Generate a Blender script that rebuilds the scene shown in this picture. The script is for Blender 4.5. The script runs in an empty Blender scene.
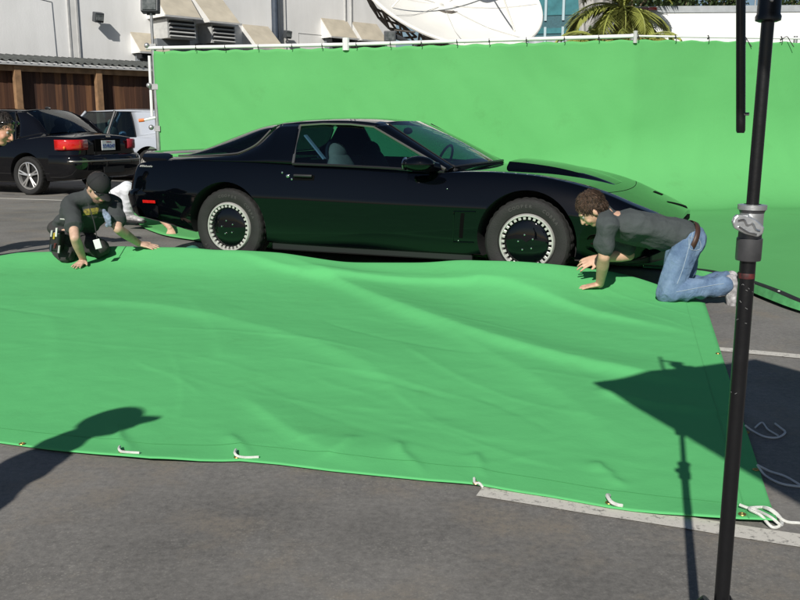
import bpy, bmesh, math, random
import numpy as np
from mathutils import Vector, Matrix, noise
from mathutils.bvhtree import BVHTree
random.seed(7)
SC = bpy.context.scene
R = math.radians

# ------------------------------------------------------------------ camera
FPX, CAMH, HZ = 880.0, 1.17, 125.0           # focal length in px of an 800 px wide picture, lens height in m
PITCH = math.atan((300 - HZ) / FPX)
cd = bpy.data.cameras.new('camera'); cam = bpy.data.objects.new('camera', cd); SC.collection.objects.link(cam)
cd.sensor_fit = 'HORIZONTAL'; cd.sensor_width = 36.0; cd.lens = 36.0 * FPX / 800.0
cd.clip_start = 0.05; cd.clip_end = 3000
cam.location = (0, 0, CAMH); cam.rotation_euler = (math.pi / 2 - PITCH, 0, 0)
SC.camera = cam
SC.render.resolution_x, SC.render.resolution_y = 1024, 768

# ------------------------------------------------------------------ sky, sun, exposure
SUN_EL, SUN_AZ = 34.0, 195.9                 # azimuth clockwise from +Y
w = bpy.data.worlds.new("World"); SC.world = w; w.use_nodes = True
nt = w.node_tree; sky = nt.nodes.new('ShaderNodeTexSky'); sky.sky_type = 'NISHITA'; sky.sun_disc = False
sky.sun_elevation = R(SUN_EL); sky.sun_rotation = R(SUN_AZ); sky.air_density = 1.0; sky.dust_density = 0.6; sky.ozone_density = 3.0
nt.links.new(sky.outputs[0], nt.nodes['Background'].inputs[0]); nt.nodes['Background'].inputs[1].default_value = 0.052
sl = bpy.data.lights.new('sun', 'SUN'); sl.energy = 4.9; sl.angle = R(0.5); sl.color = (1.0, 0.965, 0.90)
sun = bpy.data.objects.new('sun', sl); SC.collection.objects.link(sun)
az = R(SUN_AZ - 180)
SUND = Vector((math.sin(az) * math.cos(R(SUN_EL)), math.cos(az) * math.cos(R(SUN_EL)), -math.sin(R(SUN_EL))))
sun.rotation_euler = SUND.to_track_quat('-Z', 'Y').to_euler(); sun.location = (-3, -8, 8)
SC.view_settings.view_transform = 'Standard'; SC.view_settings.look = 'None'
SC.view_settings.exposure = 0.0; SC.view_settings.gamma = 1.0; SC.view_settings.use_curve_mapping = False
try:
    SC.cycles.use_denoising = True
    SC.cycles.max_bounces = 8; SC.cycles.transparent_max_bounces = 16; SC.cycles.glossy_bounces = 4
    SC.cycles.sample_clamp_indirect = 6.0
except Exception: pass

# ------------------------------------------------------------------ measuring helpers (photo measurements turned into metres)
def ray(px, py):
    x = (px - 400) / FPX; y = -(py - 300) / FPX
    return Vector((x, math.cos(PITCH) + y * math.sin(PITCH), -math.sin(PITCH) + y * math.cos(PITCH)))
CP = Vector((0, 0, CAMH))
def G(px, py, z=0.0):
    d = ray(px, py); return CP + d * ((z - CAMH) / d.z)
def at(px, py, Y):
    d = ray(px, py); return CP + d * (Y / d.y)

# ------------------------------------------------------------------ materials
def new_mat(name):
    m = bpy.data.materials.new(name); m.use_nodes = True
    return m, m.node_tree, m.node_tree.nodes['Principled BSDF']
def mat(name, col, rough=0.5, metal=0.0, var=0.0, scale=8.0, bump=0.0, bscale=60.0, coat=0.0, spec=0.5, col2=None, detail=4.0, emis=None, bdist=0.01, sheen=0.0, rvar=0.0, cior=1.5):
    m, nt, b = new_mat(name)
    b.inputs['Base Color'].default_value = (*col, 1); b.inputs['Roughness'].default_value = rough
    b.inputs['Metallic'].default_value = metal; b.inputs['Specular IOR Level'].default_value = spec
    if coat: b.inputs['Coat Weight'].default_value = coat; b.inputs['Coat Roughness'].default_value = 0.02
    if sheen: b.inputs['Sheen Weight'].default_value = sheen
    b.inputs['Coat IOR'].default_value = cior
    L = nt.links; tc = nt.nodes.new('ShaderNodeTexCoord')
    if var or col2 or rvar:
        n = nt.nodes.new('ShaderNodeTexNoise'); n.inputs['Scale'].default_value = scale; n.inputs['Detail'].default_value = detail
        L.new(tc.outputs['Object'], n.inputs['Vector'])
        r = nt.nodes.new('ShaderNodeMapRange'); r.inputs[1].default_value = 0.3; r.inputs[2].default_value = 0.7
        L.new(n.outputs[0], r.inputs[0])
        mx = nt.nodes.new('ShaderNodeMix'); mx.data_type = 'RGBA'
        c2 = col2 if col2 else tuple(c * (1 + var) for c in col); c1 = col if col2 else tuple(c * (1 - var) for c in col)
        mx.inputs[6].default_value = (*c1, 1); mx.inputs[7].default_value = (*c2, 1)
        L.new(r.outputs[0], mx.inputs[0]); L.new(mx.outputs[2], b.inputs['Base Color'])
        if rvar:
            rr = nt.nodes.new('ShaderNodeMapRange'); rr.inputs[3].default_value = rough; rr.inputs[4].default_value = rough + rvar
            L.new(n.outputs[0], rr.inputs[0]); L.new(rr.outputs[0], b.inputs['Roughness'])
    if bump:
        n2 = nt.nodes.new('ShaderNodeTexNoise'); n2.inputs['Scale'].default_value = bscale; n2.inputs['Detail'].default_value = 5
        L.new(tc.outputs['Object'], n2.inputs['Vector'])
        bp = nt.nodes.new('ShaderNodeBump'); bp.inputs['Strength'].default_value = bump; bp.inputs['Distance'].default_value = bdist
        L.new(n2.outputs[0], bp.inputs['Height']); L.new(bp.outputs[0], b.inputs['Normal'])
    if emis: b.inputs['Emission Color'].default_value = (*emis[0], 1); b.inputs['Emission Strength'].default_value = emis[1]
    return m
def glass_mat(name, tint, refl=1.0, rough=0.0):
    m, nt, b = new_mat(name); nt.nodes.remove(b)
    out = nt.nodes['Material Output']; tr = nt.nodes.new('ShaderNodeBsdfTransparent'); tr.inputs[0].default_value = (*tint, 1)
    gl = nt.nodes.new('ShaderNodeBsdfGlossy'); gl.inputs[0].default_value = (refl, refl, refl, 1); gl.inputs['Roughness'].default_value = rough
    fr = nt.nodes.new('ShaderNodeFresnel'); fr.inputs[0].default_value = 1.5
    mx = nt.nodes.new('ShaderNodeMixShader'); L = nt.links
    ge = nt.nodes.new('ShaderNodeNewGeometry'); ma = nt.nodes.new('ShaderNodeMath'); ma.operation = 'MULTIPLY_ADD'; ma.inputs[1].default_value = 1 / 1.5 - 1.5; ma.inputs[2].default_value = 1.5
    L.new(ge.outputs['Backfacing'], ma.inputs[0]); L.new(ma.outputs[0], fr.inputs[0])
    L.new(fr.outputs[0], mx.inputs[0]); L.new(tr.outputs[0], mx.inputs[1]); L.new(gl.outputs[0], mx.inputs[2]); L.new(mx.outputs[0], out.inputs[0])
    return m

def asphalt_mat():
    m, nt, b = new_mat('asphalt'); L = nt.links; N = nt.nodes
    tc = N.new('ShaderNodeTexCoord')
    def nz(scale, detail=5, rough=.6, vec=None):
        n = N.new('ShaderNodeTexNoise'); n.inputs['Scale'].default_value = scale; n.inputs['Detail'].default_value = detail; n.inputs['Roughness'].default_value = rough
        L.new(vec if vec else tc.outputs['Object'], n.inputs['Vector']); return n
    def ramp(src, a, c0, c1, lo=0.0):
        r = N.new('ShaderNodeMapRange'); r.inputs[1].default_value = a[0]; r.inputs[2].default_value = a[1]; r.inputs[3].default_value = c0; r.inputs[4].default_value = c1
        L.new(src, r.inputs[0]); return r.outputs[0]
    fine = nz(420, 3, .7); mid = nz(38, 9, .82); big = nz(0.9, 5, .6); patch = nz(2.3, 6, .65)
    mp = N.new('ShaderNodeMapping'); mp.inputs['Rotation'].default_value = (0, 0, R(24)); mp.inputs['Scale'].default_value = (9, .35, 1)
    L.new(tc.outputs['Object'], mp.inputs[0]); streak = nz(2.0, 6, .7, mp.outputs[0])
    mx = N.new('ShaderNodeMix'); mx.data_type = 'RGBA'; mx.inputs[6].default_value = (.085, .081, .076, 1); mx.inputs[7].default_value = (.255, .242, .222, 1)
    a = N.new('ShaderNodeMath'); a.operation = 'MULTIPLY_ADD'; L.new(mid.outputs[0], a.inputs[0]); a.inputs[1].default_value = .55
    b2 = N.new('ShaderNodeMath'); b2.operation = 'MULTIPLY'; L.new(big.outputs[0], b2.inputs[0]); b2.inputs[1].default_value = .5; L.new(b2.outputs[0], a.inputs[2])
    L.new(ramp(a.outputs[0], (.36, .66), 0, 1), mx.inputs[0])
    # brown dusty patches
    mx2 = N.new('ShaderNodeMix'); mx2.data_type = 'RGBA'; mx2.inputs[7].default_value = (.225, .192, .150, 1)
    ml = N.new('ShaderNodeMath'); ml.operation = 'MULTIPLY'; L.new(ramp(patch.outputs[0], (.50, .66), 0, .95), ml.inputs[0]); L.new(ramp(mid.outputs[0], (.38, .6), 0.1, 1), ml.inputs[1])
    L.new(ml.outputs[0], mx2.inputs[0]); L.new(mx.outputs[2], mx2.inputs[6])
    # dark streaks, and pale grit
    mx3 = N.new('ShaderNodeMix'); mx3.data_type = 'RGBA'; mx3.blend_type = 'MULTIPLY'; mx3.inputs[7].default_value = (.72, .72, .74, 1)
    L.new(ramp(streak.outputs[0], (.6, .8), 0, .35), mx3.inputs[0]); L.new(mx2.outputs[2], mx3.inputs[6])
    v = N.new('ShaderNodeTexVoronoi'); v.inputs['Scale'].default_value = 85; L.new(tc.outputs['Object'], v.inputs['Vector'])
    mx4 = N.new('ShaderNodeMix'); mx4.data_type = 'RGBA'; mx4.inputs[7].default_value = (.42, .40, .35, 1)
    mm = N.new('ShaderNodeMath'); mm.operation = 'MULTIPLY'; L.new(ramp(v.outputs['Distance'], (.22, .38), .9, 0), mm.inputs[0]); L.new(ramp(fine.outputs[0], (.46, .6), 0, 1), mm.inputs[1])
    gm = N.new('ShaderNodeMath'); gm.operation = 'MULTIPLY'; gn = nz(1.7, 7, .75); L.new(mm.outputs[0], gm.inputs[0]); L.new(ramp(gn.outputs[0], (.42, .66), .05, .8), gm.inputs[1]); L.new(gm.outputs[0], mx4.inputs[0]); L.new(mx3.outputs[2], mx4.inputs[6])
    # small black stains
    st = nz(3.1, 2, .4); mx5 = N.new('ShaderNodeMix'); mx5.data_type = 'RGBA'; mx5.inputs[7].default_value = (.03, .029, .028, 1)
    L.new(ramp(st.outputs[0], (.72, .78), 0, .7), mx5.inputs[0]); L.new(mx4.outputs[2], mx5.inputs[6])
    L.new(mx5.outputs[2], b.inputs['Base Color']); b.inputs['Roughness'].default_value = .88; b.inputs['Specular IOR Level'].default_value = .3
    add = N.new('ShaderNodeMath'); add.operation = 'ADD'; add.inputs[0].default_value = 0; L.new(mid.outputs[0], add.inputs[1])
    bp = N.new('ShaderNodeBump'); bp.inputs['Strength'].default_value = .8; bp.inputs['Distance'].default_value = .0035
    L.new(add.outputs[0], bp.inputs['Height']); L.new(bp.outputs[0], b.inputs['Normal'])
    return m
def fabric_green(name, base):
    m, nt, b = new_mat(name); L = nt.links; N = nt.nodes
    tc = N.new('ShaderNodeTexCoord'); n = N.new('ShaderNodeTexNoise'); n.inputs['Scale'].default_value = .9; n.inputs['Detail'].default_value = 6; n.inputs['Roughness'].default_value = .6
    L.new(tc.outputs['Object'], n.inputs['Vector'])
    mx = N.new('ShaderNodeMix'); mx.data_type = 'RGBA'; mx.inputs[6].default_value = (*[c * .93 for c in base], 1); mx.inputs[7].default_value = (*[c * 1.07 for c in base], 1)
    L.new(n.outputs[0], mx.inputs[0])
    # scuffs: faint dirt
    n3 = N.new('ShaderNodeTexNoise'); n3.inputs['Scale'].default_value = 2.1; n3.inputs['Detail'].default_value = 8; n3.inputs['Roughness'].default_value = .72
    L.new(tc.outputs['Object'], n3.inputs['Vector'])
    r = N.new('ShaderNodeMapRange'); r.inputs[1].default_value = .58; r.inputs[2].default_value = .75; r.inputs[4].default_value = .28; L.new(n3.outputs[0], r.inputs[0])
    mx2 = N.new('ShaderNodeMix'); mx2.data_type = 'RGBA'; mx2.inputs[7].default_value = (base[0] * .75, base[1] * .62, base[2] * .6, 1)
    L.new(r.outputs[0], mx2.inputs[0]); L.new(mx.outputs[2], mx2.inputs[6]); L.new(mx2.outputs[2], b.inputs['Base Color'])
    b.inputs['Roughness'].default_value = .95; b.inputs['Specular IOR Level'].default_value = .06
    n2 = N.new('ShaderNodeTexNoise'); n2.inputs['Scale'].default_value = 4.5; n2.inputs['Detail'].default_value = 9; n2.inputs['Roughness'].default_value = .62; n2.inputs['Distortion'].default_value = .3
    L.new(tc.outputs['Object'], n2.inputs['Vector'])
    bp = N.new('ShaderNodeBump'); bp.inputs['Strength'].default_value = .35; bp.inputs['Distance'].default_value = .012
    L.new(n2.outputs[0], bp.inputs['Height']); L.new(bp.outputs[0], b.inputs['Normal'])
    return m
def wood_mat():
    m, nt, b = new_mat('fence_wood'); L = nt.links; N = nt.nodes
    tc = N.new('ShaderNodeTexCoord'); sx = N.new('ShaderNodeSeparateXYZ'); L.new(tc.outputs['Object'], sx.inputs[0])
    fl = N.new('ShaderNodeMath'); fl.operation = 'MULTIPLY'; fl.inputs[1].default_value = 1 / .145; L.new(sx.outputs[0], fl.inputs[0])
    f2 = N.new('ShaderNodeMath'); f2.operation = 'FLOOR'; L.new(fl.outputs[0], f2.inputs[0])
    wn = N.new('ShaderNodeTexWhiteNoise'); wn.noise_dimensions = '1D'; L.new(f2.outputs[0], wn.inputs['W'])
    mp = N.new('ShaderNodeMapping'); mp.inputs['Scale'].default_value = (14, 14, .9); L.new(tc.outputs['Object'], mp.inputs[0])
    n = N.new('ShaderNodeTexNoise'); n.inputs['Scale'].default_value = 1.5; n.inputs['Detail'].default_value = 8; L.new(mp.outputs[0], n.inputs['Vector'])
    mixf = N.new('ShaderNodeMath'); mixf.operation = 'MULTIPLY_ADD'; mixf.inputs[1].default_value = .6; L.new(wn.outputs[0], mixf.inputs[0])
    hm = N.new('ShaderNodeMath'); hm.operation = 'MULTIPLY'; hm.inputs[1].default_value = .5; L.new(n.outputs[0], hm.inputs[0]); L.new(hm.outputs[0], mixf.inputs[2])
    cr = N.new('ShaderNodeValToRGB'); e = cr.color_ramp.elements; e[0].position = .2; e[0].color = (.035, .015, .009, 1); e[1].position = .95; e[1].color = (.22, .105, .045, 1)
    k = cr.color_ramp.elements.new(.6); k.color = (.085, .036, .018, 1)
    L.new(mixf.outputs[0], cr.inputs[0]); L.new(cr.outputs[0], b.inputs['Base Color']); b.inputs['Roughness'].default_value = .85
    return m
def stucco_mat():
    m, nt, b = new_mat('painted_concrete'); L = nt.links; N = nt.nodes
    tc = N.new('ShaderNodeTexCoord'); mp = N.new('ShaderNodeMapping'); mp.inputs['Scale'].default_value = (1.6, 1.6, .25); L.new(tc.outputs['Object'], mp.inputs[0])
    n = N.new('ShaderNodeTexNoise'); n.inputs['Scale'].default_value = 1.1; n.inputs['Detail'].default_value = 8; n.inputs['Roughness'].default_value = .65; L.new(mp.outputs[0], n.inputs['Vector'])
    n2 = N.new('ShaderNodeTexNoise'); n2.inputs['Scale'].default_value = .5; n2.inputs['Detail'].default_value = 4; L.new(tc.outputs['Object'], n2.inputs['Vector'])
    ad = N.new('ShaderNodeMath'); ad.operation = 'ADD'; L.new(n.outputs[0], ad.inputs[0]); L.new(n2.outputs[0], ad.inputs[1])
    r = N.new('ShaderNodeMapRange'); r.inputs[1].default_value = .75; r.inputs[2].default_value = 1.25; L.new(ad.outputs[0], r.inputs[0])
    mx = N.new('ShaderNodeMix'); mx.data_type = 'RGBA'; mx.inputs[6].default_value = (.74, .735, .715, 1); mx.inputs[7].default_value = (.88, .875, .86, 1)
    L.new(r.outputs[0], mx.inputs[0]); L.new(mx.outputs[2], b.inputs['Base Color']); b.inputs['Roughness'].default_value = .9; b.inputs['Specular IOR Level'].default_value = .2
    n3 = N.new('ShaderNodeTexNoise'); n3.inputs['Scale'].default_value = 22; n3.inputs['Detail'].default_value = 4; L.new(tc.outputs['Object'], n3.inputs['Vector'])
    bp = N.new('ShaderNodeBump'); bp.inputs['Strength'].default_value = .12; bp.inputs['Distance'].default_value = .02; L.new(n3.outputs[0], bp.inputs['Height']); L.new(bp.outputs[0], b.inputs['Normal'])
    return m
def road_paint():
    m, nt, b = new_mat('worn_white_paint'); L = nt.links; N = nt.nodes
    tc = N.new('ShaderNodeTexCoord'); n = N.new('ShaderNodeTexNoise'); n.inputs['Scale'].default_value = 38; n.inputs['Detail'].default_value = 7; n.inputs['Roughness'].default_value = .8
    L.new(tc.outputs['Object'], n.inputs['Vector'])
    cr = N.new('ShaderNodeValToRGB'); e = cr.color_ramp.elements; e[0].position = .36; e[0].color = (.17, .16, .145, 1); e[1].position = .47; e[1].color = (.58, .55, .49, 1)
    L.new(n.outputs[0], cr.inputs[0]); L.new(cr.outputs[0], b.inputs['Base Color']); b.inputs['Roughness'].default_value = .85
    bp = N.new('ShaderNodeBump'); bp.inputs['Strength'].default_value = .4; bp.inputs['Distance'].default_value = .004; L.new(n.outputs[0], bp.inputs['Height']); L.new(bp.outputs[0], b.inputs['Normal'])
    return m

GREEN = (.115, .475, .165)
M = dict(
    asphalt=asphalt_mat(), paint_line=road_paint(), cloth=fabric_green('green_cloth', GREEN), screen=fabric_green('green_screen_fabric', (.112, .385, .128)),
    cloth_dark=mat('green_hem', (.085, .36, .12), .9, var=.25, scale=14), hem_black=mat('black_webbing', (.012, .012, .013), .75, bump=.3, bscale=200),
    wood=wood_mat(), wood_post=mat('post_wood', (.26, .15, .075), .85, var=.3, scale=6, bump=.3), stucco=stucco_mat(),
    white_trim=mat('white_paint', (.72, .71, .68), .6, var=.08, scale=3), tan=mat('tan_hood_paint', (.47, .42, .33), .75, var=.12, scale=3), grey_metal=mat('grey_duct_metal', (.16, .175, .19), .6, var=.15, scale=4),
    dark_void=mat('dark_louvre_gap', (.015, .016, .018), .8), grey_trim=mat('grey_trim', (.46, .46, .45), .6, var=.1),
    pipe_dark=mat('dark_blue_pipe', (.05, .065, .09), .5, var=.2), pipe_white=mat('white_pipe_paint', (.75, .75, .73), .35, var=.06), galv=mat('galvanised_pipe', (.42, .42, .42), .4, .7, var=.15, scale=12),
    tin=mat('corrugated_tin', (.075, .08, .075), .7, .2, var=.3, scale=5), tie=mat('tie_line', (.02, .02, .02), .7), rope=mat('white_cotton_rope', (.62, .62, .58), .85, bump=.4, bscale=300, var=.12, scale=40),
    rope_blue=mat('pale_cotton_rope', (.62, .62, .60), .85, bump=.4, bscale=300), brass=mat('brass', (.45, .28, .08), .4, .9), steel=mat('steel', (.55, .55, .56), .28, 1.0, var=.1, scale=20),
    cast=mat('cast_aluminium', (.66, .67, .68), .36, .85, bump=.06, bscale=120, var=.15, scale=30), black_tube=mat('black_powder_coat', (.006, .006, .007), .22, rvar=.18, scale=40, bump=.05, bscale=80), red_tape=mat('red_tape', (.16, .02, .018), .6, col2=(.012, .012, .012), scale=90),
    kitt=mat('black_gloss_paint', (.001, .0014, .0025), .5, coat=1.0, spec=0.0, cior=1.46), kitt_trim=mat('satin_black_trim', (.01, .01, .011), .45), gap=mat('panel_gap_black', (.001, .001, .001), .9, spec=.1),
    chrome=mat('chrome', (.75, .74, .70), .12, 1.0), dull_chrome=mat('dull_bright_trim', (.42, .39, .34), .3, .9),
    tyre=mat('tyre_rubber', (.012, .0115, .011), .75, bump=.25, bscale=120, var=.25, scale=9), tyre_text=mat('raised_tyre_letters', (.045, .043, .041), .7),
    wheel_white=mat('bright_wheel_ring', (.52, .51, .48), .35, .35, var=.06, scale=30), disc=mat('gloss_black_wheel_disc', (.0015, .002, .003), .5, coat=1.0, spec=0.0), well=mat('wheel_well', (.008, .008, .008), .9),
    red_lens=mat('red_lens', (.55, .012, .01), .15, coat=1.0, var=.2, scale=60), red_lens_dull=mat('dull_red_lens', (.28, .02, .03), .25, coat=.6), amber=mat('orange_plastic', (.75, .16, .02), .5),
    plate=mat('plate_white', (.75, .75, .76), .45), plate_txt=mat('plate_blue_ink', (.05, .09, .32), .5), plate_head=mat('plate_heading', (.3, .28, .45), .5),
    glass=glass_mat('tinted_glass', (.25, .40, .50)), glass_dark=glass_mat('dark_tinted_glass', (.05, .06, .08)), glass_ws=glass_mat('windscreen_glass', (.30, .42, .46)),
    interior=mat('dark_interior', (.018, .018, .02), .8), seat_tan=mat('pale_seat_fabric', (.46, .36, .23), .85, bump=.3, var=.1, scale=12), belt=mat('pale_belt', (.55, .55, .52), .7),
    sedan=mat('black_sedan_paint', (.003, .003, .004), .5, coat=1.0, spec=0.0), silver=mat('silver_paint', (.50, .53, .58), .35, .25, coat=.8), alloy=mat('alloy_rim', (.62, .61, .59), .3, .7),
    skin=mat('skin', (.56, .34, .235), .55, var=.12, scale=25, bump=.12, bscale=120, bdist=.004), skin2=mat('skin_pale', (.52, .33, .24), .55, var=.14, scale=30, bump=.12, bscale=120, bdist=.004),
    hair=mat('brown_hair', (.060, .034, .020), .55, var=.7, scale=70, bump=1.0, bscale=160), hair_dark=mat('dark_hair', (.03, .022, .018), .6, var=.5, scale=45, bump=.9, bscale=90),
    tee=mat('charcoal_tshirt', (.052, .062, .062), .9, bump=.7, bscale=16, bdist=.02, var=.1), tee2=mat('faded_black_tshirt', (.040, .045, .046), .9, bump=.35, bscale=22, bdist=.02, var=.12), tee_print=mat('yellow_print', (.42, .33, .05), .8, col2=(.08, .07, .03), scale=60),
    trousers=mat('dark_work_trousers', (.032, .030, .030), .9, bump=.4, bscale=20, bdist=.02, var=.15), white_cloth=mat('white_trousers', (.72, .73, .76), .85, bump=.4, bscale=16, bdist=.02),
    cap=mat('black_cap', (.014, .014, .015), .85, bump=.2), lens_black=mat('sunglass_lens', (.01, .01, .012), .08), eye=mat('eye', (.05, .035, .03), .2), eye_white=mat('eye_white', (.42, .38, .35), .4), lips=mat('lips', (.42, .19, .15), .5),
    leather=mat('brown_leather', (.055, .025, .015), .5), sole=mat('black_sole', (.015, .015, .015), .7), shoe_white=mat('white_shoe_mesh', (.55, .53, .53), .7, bump=.5, bscale=60, col2=(.14, .13, .13), scale=28), shoe_red=mat('shoe_stripe', (.25, .08, .08), .6),
    dish=mat('dish_white', (.80, .78, .72), .6, var=.05, scale=1.2), truss=mat('rusty_steel', (.11, .095, .08), .8, var=.4), lamp_grey=mat('lamp_housing', (.06, .065, .07), .5), lamp_glass=mat('lamp_glass', (.16, .17, .17), .85, spec=.1, col2=(.05, .06, .06), scale=14),
    teal=mat('teal_glazing', (.045, .17, .19), .2, var=.25, scale=1.5), teal_dark=mat('dark_teal_panel', (.03, .10, .12), .35, var=.2), pale_panel=mat('pale_blue_panel', (.36, .47, .50), .5), win_pale=mat('pale_window', (.42, .44, .46), .25, var=.25, scale=2),
    trailer=mat('trailer_white', (.84, .84, .83), .45, var=.02, scale=.7), trailer_rail=mat('trailer_rail', (.40, .42, .43), .45, .3, var=.1),
    bark=mat('palm_bark', (.20, .15, .095), .95, var=.4, scale=9, bump=.8, bscale=12), palm=mat('palm_leaf', (.24, .26, .06), .5, var=.45, scale=2.5, spec=.5), palm_dry=mat('dry_frond', (.34, .27, .10), .8, var=.4, scale=3), leaf=mat('tree_leaf', (.045, .075, .02), .6, var=.45, scale=1.5), hessian=mat('grey_tarp', (.40, .39, .37), .9, var=.3, scale=2, bump=.5, bscale=3),
    flag=mat('black_duvetyne', (.008, .008, .008), .95), badge=mat('badge_card', (.66, .69, .66), .5), tool_y=mat('yellow_tool', (.45, .33, .03), .5),
    jeans=None, bag=mat('green_felt', (.03, .16, .11), .9),
)
def jeans_mat():
    m, nt, b = new_mat('blue_denim'); L = nt.links; N = nt.nodes
    tc = N.new('ShaderNodeTexCoord'); n = N.new('ShaderNodeTexNoise'); n.inputs['Scale'].default_value = 9; n.inputs['Detail'].default_value = 7; n.inputs['Roughness'].default_value = .7
    L.new(tc.outputs['Object'], n.inputs['Vector'])
    cr = N.new('ShaderNodeValToRGB'); e = cr.color_ramp.elements; e[0].position = .3; e[0].color = (.060, .105, .19, 1); e[1].position = .78; e[1].color = (.19, .27, .38, 1)
    k = cr.color_ramp.elements.new(.5); k.color = (.115, .18, .285, 1)
    L.new(n.outputs[0], cr.inputs[0]); L.new(cr.outputs[0], b.inputs['Base Color']); b.inputs['Roughness'].default_value = .9
    n2 = N.new('ShaderNodeTexNoise'); n2.inputs['Scale'].default_value = 17; n2.inputs['Detail'].default_value = 5; n2.inputs['Distortion'].default_value = 1.2; L.new(tc.outputs['Object'], n2.inputs['Vector'])
    bp = N.new('ShaderNodeBump'); bp.inputs['Strength'].default_value = .6; bp.inputs['Distance'].default_value = .02; L.new(n2.outputs[0], bp.inputs['Height']); L.new(bp.outputs[0], b.inputs['Normal'])
    return m
M['jeans'] = jeans_mat()

# ------------------------------------------------------------------ mesh helpers
def link(o, parent=None):
    SC.collection.objects.link(o)
    if parent: o.parent = parent
    return o
def smooth_mesh(me, ang=35):
    me.polygons.foreach_set('use_smooth', [True] * len(me.polygons))
    bm = bmesh.new(); bm.from_mesh(me); bm.normal_update()
    for e in bm.edges:
        if len(e.link_faces) == 2 and e.calc_face_angle(0) > R(ang): e.smooth = False
    bm.to_mesh(me); bm.free()
def tag(o, label=None, cat=None, group=None, kind=None):
    if label: o['label'] = label
    if cat: o['category'] = cat
    if group: o['group'] = group
    if kind: o['kind'] = kind
    return o
def empty(name, loc, rz=0.0, parent=None, label=None, cat=None, group=None):
    o = bpy.data.objects.new(name, None); o.empty_display_size = .1; link(o, parent); o.location = loc; o.rotation_euler = (0, 0, rz)
    return tag(o, label, cat, group)
class MB:
    def __init__(s): s.v = []; s.f = []
    def add(s, vs, fs):
        n = len(s.v); s.v += [tuple(v) for v in vs]; s.f += [tuple(i + n for i in f) for f in fs]; return s
    def box(s, c, size, rot=None):
        hx, hy, hz = [k / 2 for k in size]; vs = [Vector((x, y, z)) for x in (-hx, hx) for y in (-hy, hy) for z in (-hz, hz)]
        if rot is not None: vs = [rot @ v for v in vs]
        vs = [v + Vector(c) for v in vs]
        return s.add(vs, [(0, 1, 3, 2), (4, 6, 7, 5), (0, 4, 5, 1), (2, 3, 7, 6), (0, 2, 6, 4), (1, 5, 7, 3)])
    def tube(s, pts, r, n=10, cap=True, flat=None):
        pts = [Vector(p) for p in pts]; rs = r if isinstance(r, (list, tuple)) else [r] * len(pts)
        rings = []; up = None; base = len(s.v); vs = []
        for i, p in enumerate(pts):
            t = (pts[min(i + 1, len(pts) - 1)] - pts[max(i - 1, 0)])
            if t.length < 1e-9: t = Vector((0, 0, 1))
            t.normalize()
            if up is None: up = t.orthogonal().normalized()
            else:
                up = up - t * up.dot(t); up = up.normalized() if up.length > 1e-6 else t.orthogonal().normalized()
            b = t.cross(up)
            for k in range(n):
                a = 2 * math.pi * k / n; vs.append(p + (up * math.cos(a) + b * math.sin(a)) * rs[i])
        fs = []
        for i in range(len(pts) - 1):
            for k in range(n): fs.append((i * n + k, i * n + (k + 1) % n, (i + 1) * n + (k + 1) % n, (i + 1) * n + k))
        if cap: fs.append(tuple(reversed(range(n)))); fs.append(tuple((len(pts) - 1) * n + k for k in range(n)))
        return s.add(vs, fs)
    def lathe(s, prof, c=(0, 0, 0), axis=(0, 0, 1), n=32, close=False, mod=None):
        q = Vector((0, 0, 1)).rotation_difference(Vector(axis)); c = Vector(c); vs = []; m = len(prof)
        for k in range(n):
            a = 2 * math.pi * k / n
            for j, (r, h) in enumerate(prof):
                rr = r + (mod(k, j) if mod else 0)
                vs.append(c + q @ Vector((rr * math.cos(a), rr * math.sin(a), h)))
        fs = []
        for k in range(n):
            k2 = (k + 1) % n
            for j in range(m - 1 if not close else m): fs.append((k * m + j, k2 * m + j, k2 * m + (j + 1) % m, k * m + (j + 1) % m))
        return s.add(vs, fs)
    def grid(s, rows):
        n = len(rows[0]); vs = [v for r in rows for v in r]
        return s.add(vs, [(i * n + j, i * n + j + 1, (i + 1) * n + j + 1, (i + 1) * n + j) for i in range(len(rows) - 1) for j in range(n - 1)])
    def prism(s, poly, vec):
        n = len(poly); vec = Vector(vec); vs = [Vector(p) for p in poly] + [Vector(p) + vec for p in poly]
        return s.add(vs, [tuple(reversed(range(n))), tuple(range(n, 2 * n))] + [(i, (i + 1) % n, n + (i + 1) % n, n + i) for i in range(n)])
    def ball(s, c, r, nu=16, nv=10, rot=None):
        r = r if isinstance(r, (tuple, list, Vector)) else (r, r, r); c = Vector(c); vs = []; fs = []
        for i in range(1, nv):
            ph = math.pi * i / nv
            for k in range(nu):
                a = 2 * math.pi * k / nu; v = Vector((r[0] * math.sin(ph) * math.cos(a), r[1] * math.sin(ph) * math.sin(a), r[2] * math.cos(ph)))
                vs.append((rot @ v if rot is not None else v) + c)
        t = Vector((0, 0, r[2])); t = rot @ t if rot is not None else t
        vs += [c + t, c - t]; T = len(vs) - 2; B = T + 1
        for i in range(nv - 2):
            for k in range(nu): fs.append((i * nu + k, (i + 1) * nu + k, (i + 1) * nu + (k + 1) % nu, i * nu + (k + 1) % nu))
        for k in range(nu): fs.append((T, k, (k + 1) % nu)); fs.append((B, (nv - 2) * nu + (k + 1) % nu, (nv - 2) * nu + k))
        return s.add(vs, fs)
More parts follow.
